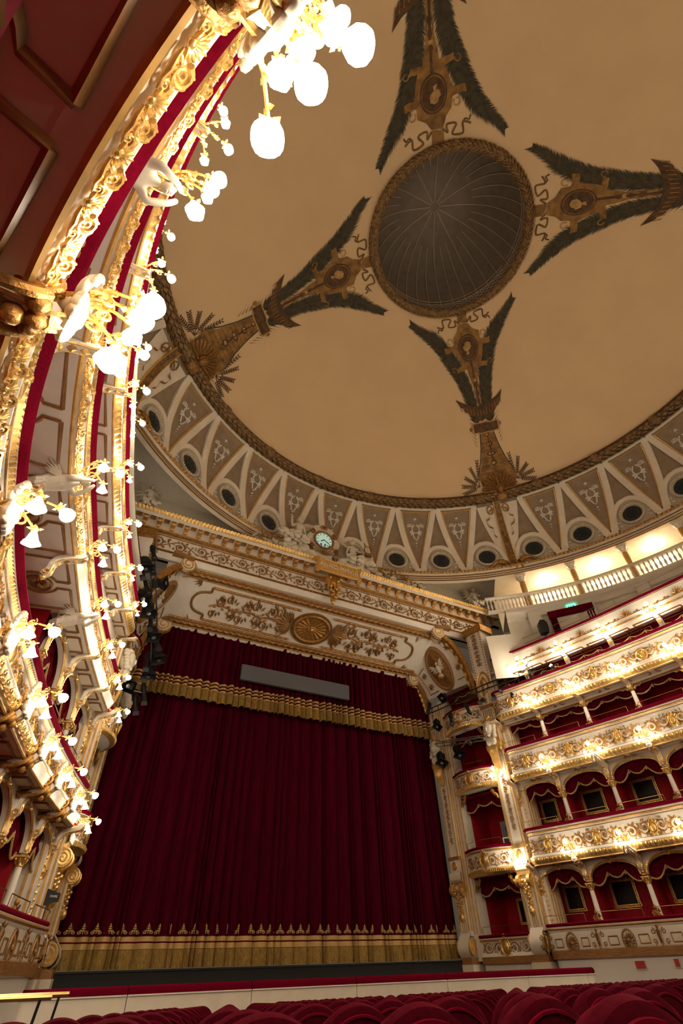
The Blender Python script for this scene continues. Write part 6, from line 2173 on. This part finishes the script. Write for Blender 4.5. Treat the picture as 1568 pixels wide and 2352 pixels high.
# ================================================================== SEATS
def seat_parts():
    w = .52
    N = 25
    def arc(t):      # outline of the back: broad rounded top
        u = 2*t-1
        return w/2*u, 1.0-.15*u*u-.10*abs(u)**7
    b = MB()
    rows = []
    for t in np.linspace(0, 1, N):
        x, z = arc(t)
        e = math.sqrt(max(0.02, 1-abs(2*t-1)**6))
        f = .035*e+.01
        rows.append([(x, .05, .40), (x, .015+f, z-.12), (x, .012+f, z-.05), (x, .008+f*.8, z-.018), (x, .0, z-.003), (x, -.012, z-.001), (x, -.012-f*.7, z-.012), (x, -.012-f, z-.04), (x, -.015-f, z-.10), (x, -.05, .60), (x, -.06, .42)])
    b.grid(rows)
    k = len(rows[0])
    b.f.append(tuple(range(k)))
    b.f.append(tuple(len(b.v)-k+q for q in reversed(range(k))))
    piping = MB()
    piping.tube([(arc(t)[0]*.985, -.02-.035*math.sqrt(max(0.02, 1-abs(2*t-1)**6))-.004, arc(t)[1]-.045) for t in np.linspace(0, 1, N)], .007, 5)
    s = MB()
    s.grid([[(x, y, .42+.05*math.sin((y-.0)/.46*PI*.9+.2)*math.cos(x/.5*2.4)) for x in np.linspace(-.24, .24, 7)] for y in np.linspace(.05, .50, 7)])
    s.box((0, .27, .37), (.48, .45, .10))
    a = MB()
    a.box((0, .22, .60), (.055, .42, .05))
    a.box((0, .10, .30), (.04, .20, .58))
    bm = b.mesh('backrest', 'seatvelvet')
    return bm, piping.mesh('piping', 'velvet'), s.mesh('seat_cushion', 'seatvelvet'), a.mesh('armrest', 'wood')
SB, SPIP, SS_, SA = seat_parts()
allm = MB()
def visible(p):
    d = p-CAM
    z = d.dot(_f)
    if z < .2:
        return False
    x = 784+F_PX*d.dot(_r2)/z
    y = 1176-F_PX*d.dot(_u2)/z
    return -120 < x < 1690 and y < 2460
row = 0
rows_y = [-3.42]+[-2.68+.92*i for i in range(13)]
for ri, y in enumerate(rows_y):
    xl = -7.85 if ri == 0 else (-8.98 if ri == 1 else -9.22+max(0, y+1.5)*.35)
    n = 0
    x = xl
    near = ri < 4
    while x < 8.0:
        p = Vector((x, y, floor_z(y)))
        if visible(p+Vector((0, 0, 1.0))):
            n += 1
            if n <= 34:
                lab = 'red velvet stalls seat, %s from the aisle, %s row from the camera' % (ORDW[n-1], ORDW[ri])
                t = thing('theatre_seat', lab, 'seat', p, 0, 'stalls seats, %s row' % ORD[ri])
                bk = put('backrest', SB, t)
                put('piping', SPIP, bk)
                if near:
                    put('seat_cushion', SS_, t)
                    put('armrest', SA, t, loc=(-.27, 0, 0))
        x += .53
# brass guard rails by the aisle
for i, (x0, x1, y, z) in enumerate(((-9.9, -8.46, 3.0, 1.075), (-9.9, -8.16, 4.2, 1.074))):
    g = thing('guard_rail', ['lower brass guard rail nearer the camera at the aisle', 'brass guard rail beyond the first at the aisle'][i], 'railing', (x1, y, floor_z(y)), 0, 'aisle guard rails')
    h = z-floor_z(y)
    MB().tube([(x0-x1, 0, h), (0, 0, h)], .024, 8).build('top_rail', 'brass', g)
    MB().tube([(x0-x1, 0, h-.36), (-.05, 0, h-.36)], .012, 6).build('lower_rail', 'black', g)
    MB().tube([(-.10, 0, h), (-.22, 0, 0)], .016, 6).build('post', 'black', g)
# signs on the far lower wall
for i, (s, z, w_, h, m, lab) in enumerate(((3.05, 1.08, .30, .18, 'redplain', 'red framed notice on the far lower wall'), (4.15, 1.10, .14, .18, 'redplain', 'red fire call box on the far lower wall'), (4.55, 1.08, .10, .16, 'redplain', 'small red alarm box on the far lower wall'))):
    t = thing('wall_sign', lab, 'sign', P3(1, s, .06, z), yaw_at(1, s))
    MB().box((0, -.01, 0), (w_+.04, .02, h+.04)).build('mount', 'whiteplain', t, smooth=False)
    MB().box((0, -.025, 0), (w_, .02, h)).build('face', m, t, smooth=False)

# ================================================================== STAGE LIGHTING
spm = MB()
spm.lathe([(.001, .34), (.07, .34), (.085, .28), (.085, .05), (.075, 0), (.075, -.25), (.095, -.27), (.095, -.36), (.08, -.36), (.001, -.30)], 12)
for q in range(6):
    a = PI/3*q
    spm.box((.085*math.cos(a), .085*math.sin(a), .17), (.02, .02, .2), Matrix.Rotation(a, 3, 'Z'))
spm.box((0, 0, -.42), (.20, .01, .14), Matrix.Rotation(.3, 3, 'X'))
sp_me = spm.mesh('housing', 'black')
yk = MB()
yk.tube([(-.12, 0, 0), (-.13, 0, .16), (0, 0, .24), (.13, 0, .16), (.12, 0, 0)], .012, 5)
yk_me = yk.mesh('yoke', 'black')
flm = MB()
flm.box((0, 0, 0), (.30, .22, .26))
flm.add([(-.12, -.1, -.13), (.12, -.1, -.13), (.12, .1, -.13), (-.12, .1, -.13), (-.24, -.2, -.36), (.24, -.2, -.36), (.24, .2, -.36), (-.24, .2, -.36)], [(0, 1, 5, 4), (1, 2, 6, 5), (2, 3, 7, 6), (3, 0, 4, 7)])
for q in range(4):
    flm.box((-.10+.066*q, .0, .15), (.02, .2, .05))
fl_me2 = flm.mesh('housing', 'black')
le = MB()
le.lathe([(.070, -.355), (.001, -.345)], 12)
le_me = le.mesh('lens', 'steel')
le_on = le.mesh('lens', 'lens')
def spot(loc, d, kind, label, lit=False, sc=1.0):
    t = thing('stage_spotlight', label, 'spotlight', loc, 0, 'black stage spotlights')
    Mx = aim(Vector(d).normalized())
    o = put('housing', sp_me if kind == 's' else fl_me2, t, sc=(sc, sc, sc))
    o.rotation_euler = Mx.to_euler()
    put('lens', le_on if lit else le_me, o)
    put('yoke', yk_me, t, sc=(sc, sc, sc))
    return t
def px(x, y, Y=None, X=None):
    """point on the ray of pixel (x, y) at the given depth plane"""
    d = _f+_r2*((x-784)/F_PX)-_u2*((y-1176)/F_PX)
    t = (Y-CAM.y)/d.y if Y is not None else (X-CAM.x)/d.x
    return CAM+d*t
# far side: pipe along the box fronts of the fourth tier
A_ = px(985, 1640, Y=15.3)
B_ = px(1120, 1580, Y=12.2)
C_ = px(1270, 1528, Y=9.3)
tr = thing('lighting_pipe', 'black lighting pipe across the far stage boxes', 'truss', (0, 0, 0))
for dz in (0, .22):
    MB().tube([A_+Vector((0, 0, dz)), B_+Vector((0, 0, dz)), C_+Vector((0, 0, dz))], .028, 6).build('pipe', 'black', tr)
for i in range(13):
    f = i/12
    p = A_.lerp(B_, f*2) if f < .5 else B_.lerp(C_, f*2-1)
    MB().tube([p, p+Vector((0, 0, .22))], .018, 5).build('strut', 'black', tr)
SPX = [(985, 1625, 's', (-.5, -.3, -.8)), (1020, 1600, 'f', (-.8, -.3, -.5)), (1003, 1660, 'f', (-.4, -.4, -.8)), (1035, 1650, 's', (-.3, -.3, -.9)), (1072, 1625, 's', (-.2, -.5, -.9)), (1105, 1610, 's', (-.8, -.4, -.55)), (1135, 1600, 's', (-.7, -.4, -.6)), (1150, 1580, 's', (-.6, -.4, -.7)), (1172, 1585, 's', (-.2, -.3, -.95)), (1190, 1565, 'f', (-.5, -.5, -.7)), (1215, 1560, 's', (-.5, -.2, -.85)), (1222, 1530, 'f', (-.6, -.4, -.3)), (1252, 1560, 's', (-.1, -.3, -.95)), (1258, 1520, 's', (-.35, -.5, -.8)), (1278, 1545, 's', (-.1, -.4, -.9))]
for i, (x, y, kd, d) in enumerate(SPX):
    f = (x-985)/(1270-985)
    Y = 15.3+(12.2-15.3)*(x-985)/135 if x < 1120 else 12.2+(9.3-12.2)*(x-1120)/150
    spot(px(x, y, Y=Y), d, kd, 'black spotlight on the far lighting pipe, %s from the curtain' % (ORD[i] if i < 12 else ['thirteenth', 'fourteenth', 'fifteenth'][i-12]), i == 13, 1.0 if kd == 's' else .9)
# far side second cluster under the fourth-tier stage box
tr2 = thing('lighting_truss', 'short black truss with lamps below the fourth stage box', 'truss', (0, 0, 0))
D_, E_2 = px(1005, 1715, Y=15.6), px(1118, 1700, Y=12.7)
for dz, dx in ((0, 0), (.22, 0), (.1, -.18)):
    MB().tube([D_+Vector((dx, 0, dz)), E_2+Vector((dx, 0, dz))], .028, 6).build('chord', 'steel', tr2)
for i in range(7):
    p = D_.lerp(E_2, i/6)
    MB().tube([p, p+Vector((-.18, 0, .1)), p+Vector((0, 0, .22))], .016, 4).build('brace', 'black', tr2)
for i, (x, y, kd, d) in enumerate(((1012, 1738, 'f', (-.3, -.4, -.9)), (1050, 1722, 'f', (-.2, -.5, -.8)), (1085, 1705, 's', (-.7, -.4, -.3)))):
    spot(px(x, y, Y=15.4-.9*i), d, kd, 'black lamp on the short truss, %s from the curtain' % ORD[i], False, 1.1)
# near side: vertical boom of lamps in front of the proscenium
bm = thing('lighting_boom', 'black vertical lighting boom before the near stage boxes', 'truss', (0, 0, 0))
F1, F2, F3 = px(345, 1290, Y=11.2), px(350, 1420, Y=12.6), px(345, 1560, Y=14.2)
for dx in (0, .16):
    MB().tube([F1+Vector((dx, 0, 0)), F2+Vector((dx, 0, 0)), F3+Vector((dx, 0, 0))], .03, 6).build('pipe', 'black', bm)
BX = [(352, 1268, 's', (.25, -.3, -.9), 11.0), (330, 1290, 'f', (.3, -.2, -.8), 11.1), (345, 1300, 's', (.35, -.3, -.8), 11.3), (322, 1305, 's', (.4, 0, -.8), 11.2), (335, 1345, 's', (.4, -.2, -.8), 11.8), (358, 1340, 'f', (.7, -.4, 0), 11.8), (328, 1365, 'f', (.1, -.5, -.8), 12.0), (342, 1395, 'f', (.1, -.4, -.9), 12.4), (346, 1425, 's', (.1, -.2, -.95), 12.8), (355, 1470, 's', (.5, -.2, -.8), 13.2), (350, 1450, 'f', (.2, -.4, -.8), 13.0), (340, 1515, 's', (.0, -.2, -1), 13.7), (358, 1500, 'f', (.4, -.3, -.8), 13.5), (342, 1535, 'f', (.1, -.2, -.9), 13.9), (330, 1590, 's', (.2, -.2, -.9), 14.2), (310, 1612, 's', (.25, -.2, -.9), 14.3), (300, 1575, 'f', (-.2, -.6, -.3), 14.2)]
for i, (x, y, kd, d, Y) in enumerate(BX):
    spot(px(x, y, Y=Y), d, kd, 'black spotlight on the near lighting boom, number %s from its top' % (ORD[i] if i < 12 else ['thirteenth', 'fourteenth', 'fifteenth', 'sixteenth', 'seventeenth'][i-12]), False, 1.05)
G1, G2 = px(278, 1560, Y=14.2), px(330, 1572, Y=14.3)
for dz in (0, -.3):
    MB().tube([G1+Vector((0, 0, dz)), G2+Vector((0, 0, dz))], .03, 6).build('cross_pipe', 'steel', bm)
# projector box in the far second stage box
pj = thing('projector', 'grey projector on a flight case in the far second stage box', 'projector', Q(1, 2.72, .75, 4.78), qyaw(1)+.3)
MB().box((0, 0, .62), (.46, .5, .56)).build('housing', 'grey', pj, smooth=False)
MB().lathe([(.09, 0), (.09, .06), (.001, .04)], 14, Matrix.Translation((.02, -.25, .62)) @ Matrix.Rotation(PI/2, 4, 'X')).build('lens', 'black', pj)
MB().box((0, 0, .18), (.52, .54, .30)).build('flight_case', 'steel', pj, smooth=False)
MB().box((0, -.28, .18), (.40, .02, .20)).build('case_panel', 'black', pj, smooth=False)
# antenna paddle by the near pilaster
an = thing('antenna_paddle', 'black paddle antenna on a stand before the near pilasters', 'antenna', px(123, 2060, Y=12.3), qyaw(-1)-.9)
MB().prism([(-.20, .15), (-.20, -.16), (.16, -.09), (.16, .07)], lambda x, z: (x, -.012, z), lambda x, z: (x, .012, z)).build('paddle', 'black', an, smooth=False)
MB().tube([(-.12, 0, -.12), (-.12, 0, -1.0)], .014, 6).build('stand', 'black', an)
tx = bpy.data.curves.new('lettering', 'FONT')
tx.body = 'SHURE'
tx.size = .065
tx.align_x = 'CENTER'
tx.materials.append(M['whiteplain'])
to = text_mesh(tx, an)
to.location = (-.01, -.016, -.01)
to.rotation_euler = (PI/2, 0, 0)
# initials plate on the fourth stage-box parapet
ip = thing('initials_plate', 'small white plate with initials on the fourth stage-box front', 'plaque', Q(1, 2.05, -.50, 10.0), qyaw(1))
MB().box((0, 0, 0), (.42, .03, .17)).build('plate', 'white', ip, smooth=False)
tx = bpy.data.curves.new('lettering', 'FONT')
tx.body = 'A.M.D'
tx.size = .14
tx.align_x = 'CENTER'
tx.align_y = 'CENTER'
tx.extrude = .004
tx.materials.append(M['browngold'])
to = text_mesh(tx, ip)
to.location = (0, -.02, 0)
to.rotation_euler = (PI/2, 0, 0)
